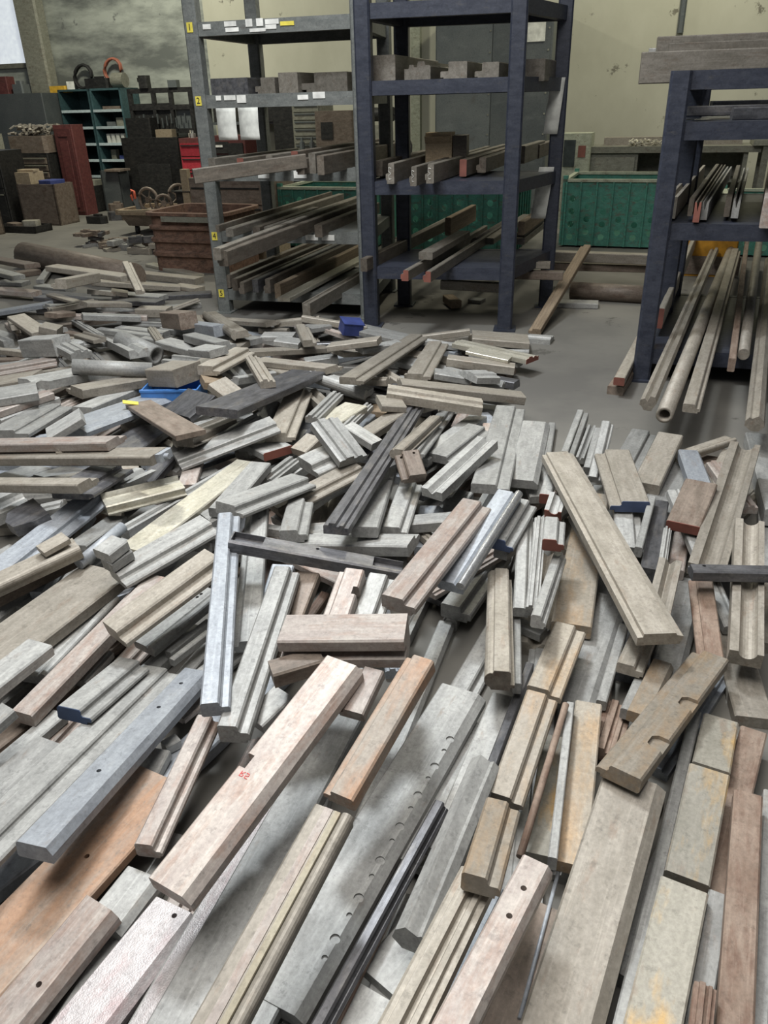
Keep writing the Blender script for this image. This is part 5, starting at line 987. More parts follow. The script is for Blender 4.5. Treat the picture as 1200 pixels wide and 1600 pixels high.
('stepped_die','SL','tan',2.292,5.24,0.23,65.1,0.0,4.296,0.075,0.04,'',7,'flat tan bar jutting out beside the pipe of the right-hand rack'),
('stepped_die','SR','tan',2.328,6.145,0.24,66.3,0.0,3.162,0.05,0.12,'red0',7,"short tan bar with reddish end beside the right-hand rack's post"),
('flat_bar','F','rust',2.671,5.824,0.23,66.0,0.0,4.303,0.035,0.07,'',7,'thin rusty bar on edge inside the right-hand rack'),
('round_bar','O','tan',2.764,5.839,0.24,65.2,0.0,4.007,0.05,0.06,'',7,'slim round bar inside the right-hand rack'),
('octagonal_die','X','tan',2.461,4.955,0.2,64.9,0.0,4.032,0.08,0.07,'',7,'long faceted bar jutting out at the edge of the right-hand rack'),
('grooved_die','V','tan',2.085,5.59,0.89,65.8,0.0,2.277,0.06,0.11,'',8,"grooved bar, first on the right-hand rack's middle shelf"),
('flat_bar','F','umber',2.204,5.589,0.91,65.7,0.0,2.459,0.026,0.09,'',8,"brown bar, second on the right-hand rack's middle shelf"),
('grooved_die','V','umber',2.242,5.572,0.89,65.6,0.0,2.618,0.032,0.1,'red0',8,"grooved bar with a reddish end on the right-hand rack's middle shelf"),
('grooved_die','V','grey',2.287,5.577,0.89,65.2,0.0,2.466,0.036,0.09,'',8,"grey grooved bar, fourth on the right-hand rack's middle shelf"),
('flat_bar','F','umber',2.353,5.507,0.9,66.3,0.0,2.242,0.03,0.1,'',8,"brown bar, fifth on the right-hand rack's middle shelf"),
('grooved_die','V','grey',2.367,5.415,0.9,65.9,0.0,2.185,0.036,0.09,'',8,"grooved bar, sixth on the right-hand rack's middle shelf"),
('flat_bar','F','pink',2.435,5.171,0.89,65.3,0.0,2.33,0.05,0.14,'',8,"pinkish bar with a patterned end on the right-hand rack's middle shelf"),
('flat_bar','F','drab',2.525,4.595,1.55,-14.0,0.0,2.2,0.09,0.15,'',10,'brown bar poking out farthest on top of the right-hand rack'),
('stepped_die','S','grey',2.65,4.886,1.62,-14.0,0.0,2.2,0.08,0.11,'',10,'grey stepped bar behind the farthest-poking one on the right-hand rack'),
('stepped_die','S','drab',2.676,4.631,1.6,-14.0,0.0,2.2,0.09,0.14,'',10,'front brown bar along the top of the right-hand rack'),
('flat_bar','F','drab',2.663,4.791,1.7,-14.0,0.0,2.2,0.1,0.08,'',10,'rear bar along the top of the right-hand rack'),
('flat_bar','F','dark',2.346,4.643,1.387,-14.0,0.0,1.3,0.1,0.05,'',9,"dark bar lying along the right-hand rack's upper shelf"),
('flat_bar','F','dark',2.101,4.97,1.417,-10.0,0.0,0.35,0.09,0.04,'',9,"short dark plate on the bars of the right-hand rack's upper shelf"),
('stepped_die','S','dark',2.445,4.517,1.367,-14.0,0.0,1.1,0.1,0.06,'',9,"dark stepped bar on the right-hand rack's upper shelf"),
('timber_board','SR','wood',1.428,6.15,0.181,63.9,13.3,1.517,0.09,0.045,'',12,'long wooden plank propped from the floor toward the green crate'),
('flat_bar','F','tan',1.505,4.556,0.075,-114.2,0.0,0.906,0.06,0.045,'red1',12,"tan bar with red end lying beside the right-hand rack's post"),
('flat_bar','F','brown',1.522,4.594,0.0,-116.9,0.0,0.89,0.09,0.05,'',12,'wide brown bar on the floor under the red-ended one'),
('timber_board','F','wood',0.603,6.449,0.01,-79.1,0.0,0.245,0.09,0.06,'',12,'short timber offcut on the floor under the blue rack'),
('flat_bar','F','grey',0.818,6.555,0.0,-31.0,0.0,0.116,0.1,0.03,'',12,'flat grey offcut on the floor under the blue rack'),
('flat_bar','F','tan',1.984,6.969,0.22,-20.6,0.0,0.953,0.1,0.08,'',12,'tan timber lying crosswise at the foot of the green crate'),
('flat_bar','F','brown',1.997,7.018,0.14,-15.8,0.0,0.935,0.1,0.06,'',12,'dark timber lying crosswise in front of the green crate'),
('round_bar','O','brown',1.949,6.457,0.0,-23.0,0.0,0.743,0.14,0.14,'',12,'thick brown pipe on the floor in front of the green crate'),
('flat_bar','F','grey',1.595,6.323,0.0,-14.6,0.0,0.336,0.14,0.04,'',12,'flat grey slab on the floor in front of the brown pipe'),
('flat_bar','F','tan',0.755,6.116,0.19,-22.5,0.0,0.557,0.06,0.07,'',12,'tan timber on the floor behind the blue rack'),
('flat_bar','F','brown',0.97,6.116,0.28,-14.7,0.0,0.874,0.08,0.06,'',12,'brown timber lying behind the blue rack'),
('flat_bar','F','tan',0.904,6.188,0.35,-16.0,0.0,0.835,0.06,0.05,'',12,'upper tan timber lying behind the blue rack'),
]

for row in BARS: make_bar(row)
# ------------------------------------------------------------------ sheets of paper on the racks
def paper(label, top, size, yaw, curl=.03, lean=0.0):
    n = 8; vs = []; u = Vector((math.cos(yaw), math.sin(yaw), 0)); nn = Vector((math.sin(yaw), -math.cos(yaw), 0))
    for i in range(n + 1):
        t = i / n
        for a in (-.5, 0, .5):
            p = Vector(top) + u * (a * size[0] + lean * t) - Vector((0, 0, t * size[1])) + nn * (.004 + curl * math.sin(t * 2.6) * (.6 + a) * .6)
            vs.append(p)
    vs2 = [v - nn * .0012 for v in vs]; k = len(vs); fs = []
    for i in range(n):
        for j in range(2):
            a = i * 3 + j; fs += [(a, a + 1, a + 4, a + 3), (k + a, k + a + 3, k + a + 4, k + a + 1)]
    for i in range(n):
        for j in (0, 2): a = i * 3 + j; fs.append((a, a + 3, k + a + 3, k + a))
    for a in (0, 1, 3 * n, 3 * n + 1): fs.append((a, a + 1, k + a + 1, k + a))
    o = MB().add(vs + vs2, fs).build('paper_sheet', 'paper'); o.data.polygons.foreach_set('use_smooth', [True] * len(o.data.polygons)); return o
bn = Vector((math.sin(by), -math.cos(by), 0)); P4 = BP[3]
for (px_, z, sz, ln, lab) in ((-.02, 1.62, (.10, .36), -.03, 'upper white paper sheet hanging on the far post of the blue rack'), (-.06, 1.04, (.11, .36), -.04, 'lower white paper sheet hanging on the far post of the blue rack')):
    tag(paper(lab, P4 + Vector((px_, 0, z)) + bn * .062, sz, by, .04, ln), lab, 'paper')
for u_, lab in ((.20, 'curled paper sheet on the grey rack beside its number-two tag'), (.375, 'shiny paper sheet beside the curled one on the grey rack')):
    tag(paper(lab, GP[0] + gu * u_ + gn * .034 + Vector((0, 0, 1.485)), (.155, .21), gy, .015), lab, 'paper')

# ------------------------------------------------------------------ perforated crates
def crate(label, c, yaw, W, D, H, first=True):
    r = root('perforated_crate', c); tag(r, label, 'crate'); c = Vector(c); u = Vector((math.cos(yaw), math.sin(yaw), 0)); v = Vector((-math.sin(yaw), math.cos(yaw), 0)); up = Vector((0, 0, 1))
    def panel(ctr, ax, nrm, L, holes):
        m = MB().box(ctr + up * H / 2, (L, .012, H), math.atan2(ax.y, ax.x)); o = m.build('side_panel', 'crate_green', r)
        if holes:
            cs = []
            nc = max(3, int(L / .15))
            for i in range(nc):
                for j in range(4):
                    q = ctr + ax * (-L / 2 + L * (i + .5) / nc) + up * (H * (.14 + .2 * j + (.08 if i % 2 else 0)))
                    cs.append(MB().tube([q - nrm * .03, q + nrm * .03], .034, 10))
            allc = MB()
            for q in cs: allc.v, allc.f = allc.v + q.v, allc.f + [tuple(i + len(allc.v) - 0 for i in f) for f in q.f]
            cut(o, [allc])
        rb = MB(); nc = max(3, int(L / .15))
        for i in range(nc + 1): rb.box(ctr + ax * (-L / 2 + L * i / nc) + nrm * .016 + up * H / 2, (.022, .018, H), math.atan2(ax.y, ax.x), ch=.006)
        rb.build('stiffening_rib', 'crate_green', o)
    panel(c - v * D / 2, u, -v, W, True); panel(c + v * D / 2, u, v, W, False); panel(c - u * W / 2, v, -u, D, True); panel(c + u * W / 2, v, u, D, False)
    rim = MB()
    for ctr, L, yw in ((c - v * D / 2, W, yaw), (c + v * D / 2, W, yaw), (c - u * W / 2, D, yaw + math.pi / 2), (c + u * W / 2, D, yaw + math.pi / 2)): rim.box(ctr + up * (H + .012), (L + .05, .05, .028), yw)
    rim.build('rim', 'crate_rim', r)
    MB().box(c + up * .03, (W, D, .03), yaw).build('base', 'crate_green', r)
    for a in (-1, 1):
        for b in (-1, 1): MB().box(c + u * a * W / 2 + v * b * D / 2 + up * (H / 2 + .03), (.05, .05, H + .06), yaw).build('corner_post', 'crate_green', r)
    return r
crate('green perforated steel crate standing between the blue rack and the right rack', (2.72, 9.45, .02), R20, 1.02, .95, .66)
crate('dark green crate seen through the lower level of the grey rack', (-.42, 9.9, .02), R20, 1.1, .9, .62)
crate('green crate seen through the blue rack above its bottom shelf', (1.05, 9.3, .02), R20, 1.15, .9, .62)
crate('dark crate standing behind the right rack', (4.15, 8.6, .02), R20, 1.0, .9, .52)

# ------------------------------------------------------------------ shelving and tool cabinets along the back wall
def wbox(mb, s, d, z, size, ch=0.0, yaw=0.0): return mb.box(wp(s, d, z), size, R20 + yaw, ch=ch)
def open_shelf(label, s, w_, H=1.8, D=.5, n=6):
    r = root('shelf_unit', wp(s, D / 2)); tag(r, label, 'shelf', 'teal shelf units')
    f = MB()
    for e in (-1, 1): wbox(f, s + e * (w_ / 2 - .015), D / 2, H / 2, (.03, D, H))
    wbox(f, s, .01, H / 2, (w_, .02, H)); wbox(f, s, D / 2, H - .015, (w_, D, .03)); wbox(f, s, D / 2, .05, (w_, D, .1)); f.build('carcass', 'teal', r)
    for i in range(n):
        z = .22 + i * (H - .30) / n
        b = wbox(MB(), s, D / 2, z, (w_ - .06, D - .03, .02)).build('shelf_board', 'teal', r)
        wbox(MB(), s, D + .01, z + .005, (w_ - .05, .02, .04)).build('shelf_lip', 'shelf_edge', b)
    return [.22 + i * (H - .30) / n + .01 for i in range(n)]
zz = open_shelf('teal open shelf unit, bare shelves, next to the dark red tool cabinet', -.63, .62)
zz = open_shelf('teal open shelf unit holding small boxes beside the black tool rack', .00, .60)
for k in range(5):
    tag(wbox(MB(), -.12 + k * .095, .40, zz[3] + .075, (.06, .10, .15), .004).build('small_box', 'paper'), 'small white box in the row standing on the teal shelf', 'box', 'white boxes in a row on the teal shelf')
for k, (s, z, sz, m, lab) in enumerate(((-.10, zz[2], (.10, .12, .16), 'khaki', 'grey-green canister on the teal shelf below the white boxes'), (.06, zz[2], (.12, .1, .07), 'carton_blue', 'small blue box on the teal shelf below the white boxes'), (.18, zz[2], (.08, .1, .14), 'carton', 'small tan box on the teal shelf below the white boxes'),
    (-.05, zz[4], (.16, .15, .08), 'steel_door', 'flat metal part on the teal shelf above the white boxes'), (.14, zz[4], (.14, .14, .14), 'khaki', 'chunky machine part on the teal shelf above the white boxes'), (0, zz[5], (.3, .15, .06), 'brown', 'brown tray of parts on the top teal shelf'))):
    tag(wbox(MB(), s, .36, z + sz[2] / 2, sz, .012, .3 * (k % 2)).build('canister' if k == 0 else 'shelf_box', m), lab, 'box')
tag(wbox(MB(), -1.02, .30, 1.76 + .05, (.34, .2, .10), .02).build('plastic_case', 'yellow_plastic'), 'yellow plastic case lying on the blue-grey cabinet next to the teal shelves', 'case')
tag(wbox(MB(), -.76, .36, 1.80 + .06, (.12, .03, .12), 0, .5).build('paper_packet', 'paper'), 'white paper packet leaning beside the yellow plastic case', 'packet')
tag(wbox(wbox(MB(), -.25, .25, 1.80 + .075, (.46, .25, .15), .03), -.25, .25, 1.80 + .165, (.18, .03, .03)).build('tool_bag', 'black'), 'black tool bag on top of the teal shelves', 'bag')
c = wp(.16, .28, 1.80 + .11); tag(MB().tube([c - WU * .11, c + WU * .11], .11, 16).build('drum', 'khaki'), 'khaki drum lying on top of the teal shelves', 'drum')
def coil(label, s, z, r_, mat, th, turns=3):
    pts = []
    for i in range(turns * 14):
        a = 2 * math.pi * i / 14; q = r_ * (1 + .1 * math.sin(i * .9)); pts.append(wp(s + q * math.cos(a), .10 + .018 * i / 14, z + q * math.sin(a)))
    tag(MB().tube(pts, th, 7).build('hose_coil', mat), label, 'hose')
coil('black hose coil behind the black tool bag', -.66, 1.80 + .19, .17, 'rubber', .022)
coil('reddish hose coil above the black tool bag', -.05, 1.80 + .27, .16, 'hose_red', .02)
def cabinet(name, label, s, d, w_, D, H, mat, drawers=0, dmat=None, handle='khaki', door=False, z0=.0):
    r = root(name, wp(s, d + D / 2, z0)); tag(r, label, 'cabinet')
    wbox(MB(), s, d + D / 2, z0 + H / 2, (w_, D, H), .012).build('body', mat, r)
    for i in range(drawers):
        h = (H - .12) / drawers; z = z0 + .06 + h * (i + .5)
        q = wbox(MB(), s, d + D + .008, z, (w_ - .05, .018, h - .016), .004).build('drawer', dmat or mat, r)
        wbox(MB(), s, d + D + .024, z + h * .30, (w_ - .09, .014, .016)).build('handle', handle, q)
    if door:
        q = wbox(MB(), s, d + D + .008, z0 + H / 2, (w_ - .06, .018, H - .10), .004).build('door', dmat or mat, r)
        wbox(wbox(MB(), s, d + D + .02, z0 + H * .46, (w_ - .20, .012, H * .74), .004), s, d + D + .02, z0 + H * .9, (w_ - .2, .012, .06)).build('raised_panel', dmat or mat, q)
    return r
cabinet('tool_cabinet', 'brown-black chest of many shallow drawers under the scrap heap', -.61, 1.3, .72, .55, .92, 'black', 8, 'brown')
cabinet('tool_cabinet', 'dark red tool cabinet door beside the chest of shallow drawers', .0, 1.42, .36, .28, 1.30, 'dark_red', 0, 'dark_red', door=True)
cabinet('storage_cabinet', 'blue-grey metal cabinet behind the scrap heap beside the teal shelves', -1.58, .35, 1.2, .5, 1.76, 'steel_door', 0, 'steel_door')
tag(wbox(MB(), -.61, 1.575, .92 + .12, (.74, .55, .24), .05).build('scrap_bin', 'brown'), 'brown open bin of scrap on the chest of shallow drawers', 'bin')
hp = MB()
for k in range(150):
    hp.box(wp(-.61 + random.uniform(-.32, .36), 1.56 + random.uniform(-.25, .25), 1.17 + random.uniform(0, .13)), (random.uniform(.03, .14), random.uniform(.02, .06), random.uniform(.01, .03)), random.uniform(0, 6), random.uniform(-.5, .5))
tag(hp.build('scrap_pieces', 'tan'), 'jumbled small scrap pieces piled on the brown open bin', 'scrap', kind='stuff')
tag(wbox(MB(), -1.88, .6, 1.76 + .13, (.22, .2, .26), .01).build('fuse_box', 'dark_red'), 'dark red box on the blue-grey cabinet below the bright window', 'box')
tag(wbox(wbox(MB(), -1.58, .6, 1.76 + .07, (.22, .2, .14), .02), -1.58, .6, 1.76 + .16, (.12, .1, .06), .02).build('machine_part', 'steel_door'), 'grey machine part on the blue-grey cabinet beside the dark red box', 'part')
# black tool rack with its motor
r = root('tool_rack', wp(1.05, .5)); tag(r, 'black tool rack with open windows standing beside the teal shelves', 'rack')
f = MB()
for s in (.51, .95, 1.27, 1.63): wbox(f, s, .55, .88, (.06, .06, 1.76))
for z in (1.74, 1.50, 1.16): wbox(f, 1.07, .55, z, (1.18, .06, .07))
f.build('frame', 'black', r)
wbox(MB(), .88, .52, 1.30, (.74, .03, .52)).build('back_panel', 'black', r); wbox(MB(), 1.45, .5, 1.30, (.30, .03, .34)).build('tool_panel', 'steel_door', r)
wbox(MB(), .98, .62, .54, (1.05, .6, 1.08), .02).build('lower_cabinet', 'black', r); wbox(MB(), .74, .60, 1.22, (.46, .4, .28), .02).build('drawer_box', 'black', r)
hk = MB()
for k in range(12): wbox(hk, .58 + k * .085, .60, 1.28 + .03 * (k % 3), (.016, .03, .14))
hk.build('hanging_tool', 'steel_door', r)['kind'] = 'stuff'
tag(wbox(wbox(MB(), .82, .55, 1.775 + .09, (.16, .14, .18), .02), .77, .55, 1.775 + .12, (.14, .08, .06), .02).build('electric_motor', 'black'), 'black motor sitting on top of the black tool rack', 'motor')
tag(wbox(MB(), 1.35, .55, 1.775 + .05, (.16, .12, .10), .01).build('small_box', 'steel_door'), 'small grey box on top of the black tool rack', 'box')
tag(wbox(MB(), 1.25, .80, 1.08 + .055, (.30, .14, .11), .005).build('carton_box', 'carton'), 'flat tan carton on the black bench under the tool rack', 'box')
cabinet('tool_chest', 'bright red tool chest with drawers beside the black tool rack', 2.02, .9, .42, .45, 1.08, 'dark_red', 5, 'tool_red', 'black')
for k in range(7):
    tag(wbox(wbox(MB(), 1.86 + k * .055, 1.05 + .06 * (k % 3), 1.08 + .03, (.05, .09, .06), .01), 1.86 + k * .055, 1.05 + .06 * (k % 3), 1.08 + .075, (.02, .02, .05)).build('tool_bit', ['cream', 'dark', 'grey'][k % 3]), 'small metal fitting on the bright red tool chest', 'tool', 'small fittings on the red tool chest')
tag(wbox(MB(), 1.25, 1.25, .36, (.60, .03, .72), .005).build('metal_sheet', 'black'), 'dark sheet leaning in front of the black bench', 'sheet')
# low boxes on the floor at the left
def tub(name, label, s, d, z, w_, D, H, mat, fill=None, cat='box'):
    r = root(name, wp(s, d, z)); tag(r, label, cat); t = .025
    f = MB(); wbox(f, s, d, z + t / 2, (w_, D, t))
    for e in (-1, 1): wbox(f, s + e * (w_ / 2 - t / 2), d, z + H / 2, (t, D, H)); wbox(f, s, d + e * (D / 2 - t / 2), z + H / 2, (w_, t, H))
    f.build('body', mat, r)
    return r
tub('wooden_box', 'blue-grey steel column with plates stacked on it before the teal shelves', .34, 1.05, 0, .34, .30, .62, 'steel_door')
tag(wbox(MB(), -.05 + .50, 1.12, .625, (.30, .30, .03), .01).build('plate', 'brown'), 'brown plate on top of the blue-grey steel column', 'plate')
tub('steel_trough', 'low dark steel trough on the floor before the teal shelves', -.25, 1.15, 0, .72, .5, .40, 'black')
tag(wbox(MB(), -.10, 1.15, .44, (.36, .3, .08), .04).build('sack', 'khaki'), 'khaki sack lying in the low dark trough', 'sack')
tub('wooden_box', 'large brown open box on the floor in front of the dark red tool cabinet', .26, 2.62, 0, .66, .42, .56, 'brown')
tag(wbox(MB(), -1.3 + 1.70, 2.62, .58, (.30, .3, .05), .05).build('folded_tarp', 'carton_blue'), 'dark blue folded tarp on the large brown box', 'tarp')
tag(wbox(wbox(MB(), -.0, 2.6, .63, (.26, .3, .16), .0), -.0, 2.6, .73, (.27, .14, .03), 0, .1).build('carton_box', 'carton'), 'brown cardboard carton standing on the large brown box', 'box')
tag(wbox(MB(), -1.14, 2.0, .60, (.22, .3, 1.2), .01).build('steel_column', 'khaki'), 'upright khaki panel beside the chest of shallow drawers', 'panel')
cabinet('storage_cabinet', 'black cabinet at the left edge behind the cardboard', -.66, 2.3, .7, .5, 1.0, 'black', 2, 'black')
tub('parts_tray', 'shallow dark tray of scrap on the floor before the large brown box', .42, 3.4, 0, .7, .35, .09, 'black', cat='tray')
tag(wbox(MB(), .58, 3.4, .10, (.22, .16, .10), .03, .4, ).build('scrap_plate', 'cream'), 'pale triangular scrap plate in the shallow dark tray', 'scrap')
tag(wbox(MB(), .28, 3.4, .07, (.25, .14, .08), .03, -.4).build('scrap_plate', 'brown'), 'brown scrap plate in the shallow dark tray', 'scrap')
tub('wooden_box', 'small brown box on the floor at the left edge', .12, 3.85, 0, .4, .4, .34, 'brown')
for k, (s, d, sz) in enumerate(((.98, 2.5, (.34, .16, .10)), (1.06, 2.1, (.28, .2, .12)), (1.22, 2.05, (.24, .18, .14)), (1.36, 2.0, (.2, .16, .10)), (1.50, 1.85, (.16, .14, .15)), (.86, 1.85, (.22, .2, .2)))):
    q = wbox(wbox(MB(), s, d, sz[2] / 2, sz, .05, k * .5), s + .03, d, sz[2], (sz[0] * .4, sz[1] * .5, .06), .02, k)
    tag(q.build('casting', ['black', 'dark', 'brown'][k % 3]), 'dark casting on the floor, %s' % ('nearest the large brown box', 'second from the large brown box', 'third from the large brown box', 'fourth from the large brown box', 'square one standing farthest from the brown box', 'tall one behind the row')[k], 'casting', 'castings on the floor')
# scrap heap behind the long brown beam
for k in range(46):
    a, b = random.uniform(0, 1), random.gauss(0, .12); p = Vector((-3.75 + 1.55 * a, 10.35 - 1.15 * a + b, 0))
    sz = (random.uniform(.10, .34), random.uniform(.05, .12), random.uniform(.03, .07)); z = random.choice((0, 0, .06, .12))
    o = MB().box((0, 0, sz[2] / 2), sz, ch=.01).box((sz[0] * .2, 0, sz[2] * .9), (sz[0] * .3, sz[1] * .6, sz[2] * .5), ch=.006).build('scrap_block', random.choice(['tan', 'brown', 'grey', 'dark', 'brown']), None, (0, 0, 0))
    o.location = p + Vector((0, 0, z)); o.rotation_euler = (0, 0, random.uniform(0, 3.1)); tag(o, 'small scrap block in the loose heap behind the long brown beam', 'scrap', 'scrap blocks behind the long brown beam')
# ------------------------------------------------------------------ corrugated bin and the tub cart beside it
def gbox(mb, c, size, yaw=0.0, ch=0.0): return mb.box(c, size, yaw, ch=ch)
r = root('corrugated_bin', (-1.78, 8.60, 0)); tag(r, 'rusty corrugated steel bin standing behind the grey rack', 'bin')
prof = [(0, 0), (0, .16), (.03, .18), (.03, .22), (0, .24), (0, .32), (.03, .34), (.03, .37), (0, .39), (0, .46), (.03, .48), (.03, .51), (0, .53), (0, .62), (.045, .63), (.045, .665), (-.02, .665), (-.02, .02)]
prof = [(o_, z * .86) for o_, z in prof]
m = MB(); ca = Vector((-1.78, 8.60, 0)); yw = R20; hx, hy = .43, .38; rings = []
for o_, z in prof:
    rad = .10; pl = []
    for cx, cy, a0 in ((hx - rad, hy - rad, 0), (-hx + rad, hy - rad, 90), (-hx + rad, -hy + rad, 180), (hx - rad, -hy + rad, 270)):
        for k in range(5): a = math.radians(a0 + 22.5 * k); pl.append((cx + (rad + o_) * math.cos(a), cy + (rad + o_) * math.sin(a)))
    M = Matrix.Translation(ca) @ Matrix.Rotation(yw, 4, 'Z'); rings.append([M @ Vector((x, y, z)) for x, y in pl])
n = 20; vs = [v for g in rings for v in g]; fs = [(i * n + k, i * n + (k + 1) % n, (i + 1) * n + (k + 1) % n, (i + 1) * n + k) for i in range(len(rings) - 1) for k in range(n)]
fs += [tuple(range(n))[::-1], tuple(range((len(rings) - 1) * n, len(rings) * n))]
m.add(vs, fs).build('body', 'bin_rust', r)
MB().box(ca + Matrix.Rotation(yw, 3, 'Z') @ Vector((.05, -.42, .515)), (.56, .03, .05), yw).build('rim_plate', 'khaki', r)
cc = Vector((-2.72, 11.15, 0)); r = root('tub_cart', cc); tag(r, 'brown tub cart on small casters loaded with wheels behind the corrugated bin', 'cart')
def slab_taper(mb, c, yaw, b, t, z0, z1):
    M = Matrix.Translation(c) @ Matrix.Rotation(yaw, 4, 'Z'); v = [M @ Vector((sx * q[0] / 2, sy * q[1] / 2, z)) for q, z in ((b, z0), (t, z1)) for sx, sy in ((-1, -1), (1, -1), (1, 1), (-1, 1))]
    return mb.add(v, [(3, 2, 1, 0), (4, 5, 6, 7), (0, 1, 5, 4), (1, 2, 6, 5), (2, 3, 7, 6), (3, 0, 4, 7)])
slab_taper(MB(), cc, R20, (1.05, .55), (1.18, .70), .11, .27).build('tub', 'brown', r)
rm = MB(); u2 = WU; v2 = WV
for a, b, sz in ((0, -.36, (1.24, .06, .06)), (0, .36, (1.24, .06, .06)), (-.6, 0, (.06, .7, .06)), (.6, 0, (.06, .7, .06))): rm.box(cc + u2 * a + v2 * b + Vector((0, 0, .29)), sz, R20)
rm.build('rim', 'wood', r)
for a in (-.45, .45):
    for b in (-.2, .2):
        p = cc + u2 * a + v2 * b; q = MB().tube([p + Vector((-.02, 0, .055)), p + Vector((.02, 0, .055))], .055, 14).build('caster', 'rubber', r)
        MB().box(p + Vector((0, 0, .095)), (.05, .05, .05)).build('caster_fork', 'steel_door', q)
def wheel(label, c, R_, yaw):
    c = Vector(c); r = root('pulley_wheel', c); tag(r, label, 'wheel', 'pulley wheels on the tub cart'); ax = Vector((math.cos(yaw), math.sin(yaw), 0)); up = Vector((0, 0, 1)); ctr = c + up * R_
    pts = [ctr + (ax * math.cos(t) + up * math.sin(t)) * (R_ - .02) for t in (2 * math.pi * k / 24 for k in range(24))]
    MB().tube(pts, .02, 7, True).build('rim', 'brown', r)
    nn = Vector((-ax.y, ax.x, 0)); MB().tube([ctr - nn * .03, ctr + nn * .03], .035, 12).build('hub', 'brown', r)
    for k in range(5):
        t = 2 * math.pi * k / 5; d = ax * math.cos(t) + up * math.sin(t); MB().tube([ctr + d * .03, ctr + d * (R_ - .03)], .01, 6).build('spoke', 'brown', r)
zt = .27
wheel('large spoked pulley wheel on the tub cart beside the red-handled saw', cc + u2 * -.22 + v2 * -.18 + Vector((0, 0, zt)), .16, R20)
wheel('smaller spoked pulley wheel leaning by the dark box on the tub cart', cc + u2 * .02 + v2 * -.20 + Vector((0, 0, zt)), .12, R20 + .5)
wheel('upright pulley wheel turned edge-on at the middle of the tub cart', cc + u2 * .06 + v2 * .10 + Vector((0, 0, zt)), .17, R20 + 1.1)
tag(MB().box(cc + u2 * .38 + v2 * .05 + Vector((0, 0, zt + .13)), (.38, .42, .26), R20, ch=.01).box(cc + u2 * .38 + v2 * -.02 + Vector((0, 0, zt + .265)), (.40, .44, .012), R20).build('dark_box', 'black'), 'black lidded box standing on the tub cart', 'box')
r = root('hand_saw', cc + u2 * -.50 + v2 * -.1 + Vector((0, 0, zt))); tag(r, 'hand saw with a red handle standing in the tub cart', 'saw'); p = Vector(WORLD[r.name])
MB().tube([p + Vector((-.02, 0, .14)), p + Vector((-.035, 0, .20)), p + Vector((-.02, 0, .27)), p + Vector((.01, 0, .25)), p + Vector((.015, 0, .16))], .018, 8, True).build('handle', 'saw_handle', r)
MB().box(p + Vector((.03, 0, .09)), (.07, .006, .18), .2, .25).build('blade', 'steel_door', r)
r = root('mallet', cc + u2 * .42 + v2 * .05 + Vector((0, 0, zt + .275))); tag(r, 'wooden mallet with an orange grip lying on the black lidded box', 'mallet'); p = Vector(WORLD[r.name])
MB().tube([p + Vector((-.02, 0, .06)), p + Vector((.24, .03, .16))], [.03, .045], 10).build('head', 'tan', r); MB().tube([p + Vector((-.08, 0, .02)), p + Vector((-.02, 0, .10))], .028, 8).build('grip', 'saw_handle', r)
tag(MB().box((0, 0, 0), (2.3, .05, .03)).build('batten', 'carton', None, (0, 0, 0)), 'long pale batten lying across the tub cart and the brown crate', 'batten')
o = bpy.data.objects['batten']; o.location = (-2.15, 10.45, .36); o.rotation_euler = (0, -.02, R20 + .18)
cabinet('wooden_crate', 'brown wooden crate behind the grey rack beside the tub cart', 4.24, 3.5, .95, .8, .78, 'brown', 3, 'brown', 'black')
tag(wbox(MB(), 4.2, 3.9, .78 + .02, (.9, .5, .04)).build('board', 'carton'), 'pale board lying on the brown wooden crate', 'board')
tag(wbox(wbox(MB(), 4.75, 4.55, .10, (.6, .35, .20), .04), 4.8, 4.5, .26, (.4, .25, .14), .05).build('sack', 'carton'), 'crumpled brown sack on the floor behind the grey rack', 'sack')
tag(wbox(MB(), 3.10, 3.3, .4, (.10, .08, .8)).build('post_timber', 'carton'), 'pale upright timber beside the brown wooden crate', 'timber')
# machines and cabinets seen through the racks
cabinet('parts_cabinet', 'green cabinet of small drawers seen through the grey rack', 3.75, .4, .46, .5, .75, 'khaki', 6, 'khaki', 'steel_door', z0=.80)
cabinet('workbench', 'dark workbench under the green drawers and brown electric box', 4.0, .3, 1.9, .7, .78, 'black', 0)
tag(wbox(MB(), 3.28, .5, .79 + .35, (.36, .4, .70), .01).build('parts_shelf', 'black'), 'black shelf unit beside the green cabinet of small drawers', 'shelf')
r = root('electric_box', wp(4.35, 1.1, .80)); tag(r, 'brown electric box with a white sticker seen through the grey rack', 'box')
wbox(MB(), 4.35, 1.1, .8 + .30, (.56, .45, .60), .01).build('body', 'brown', r); wbox(MB(), 4.42, 1.33, .8 + .09, (.10, .006, .06)).build('sticker', 'sticker', r); wbox(MB(), 4.25, 1.33, .8 + .35, (.18, .01, .22)).build('switch_panel', 'black', r)
for k in range(3): tag(wbox(wbox(MB(), 3.70 + .16 * k, 1.0, .80 + .10, (.07, .07, .20), .02), 3.70 + .16 * k, 1.0, .80 + .22, (.03, .03, .08)).build('bench_tool', 'steel_door'), 'grey hand tool standing on the dark workbench', 'tool', 'hand tools on the dark workbench')
r = root('drawer_pedestal', wp(2.52, .9)); tag(r, 'dark red-framed drawer pedestal with white handles behind the paper sheets', 'cabinet')
wbox(MB(), 2.52, .9, .55, (.62, .5, 1.10), .01).build('body', 'dark_red', r)
for k in range(5):
    q = wbox(MB(), 2.40, 1.16, .22 + .18 * k, (.30, .02, .16), .004).build('drawer', 'black', r); wbox(MB(), 2.40, 1.175, .24 + .18 * k, (.12, .012, .03)).build('handle', 'sticker', q)
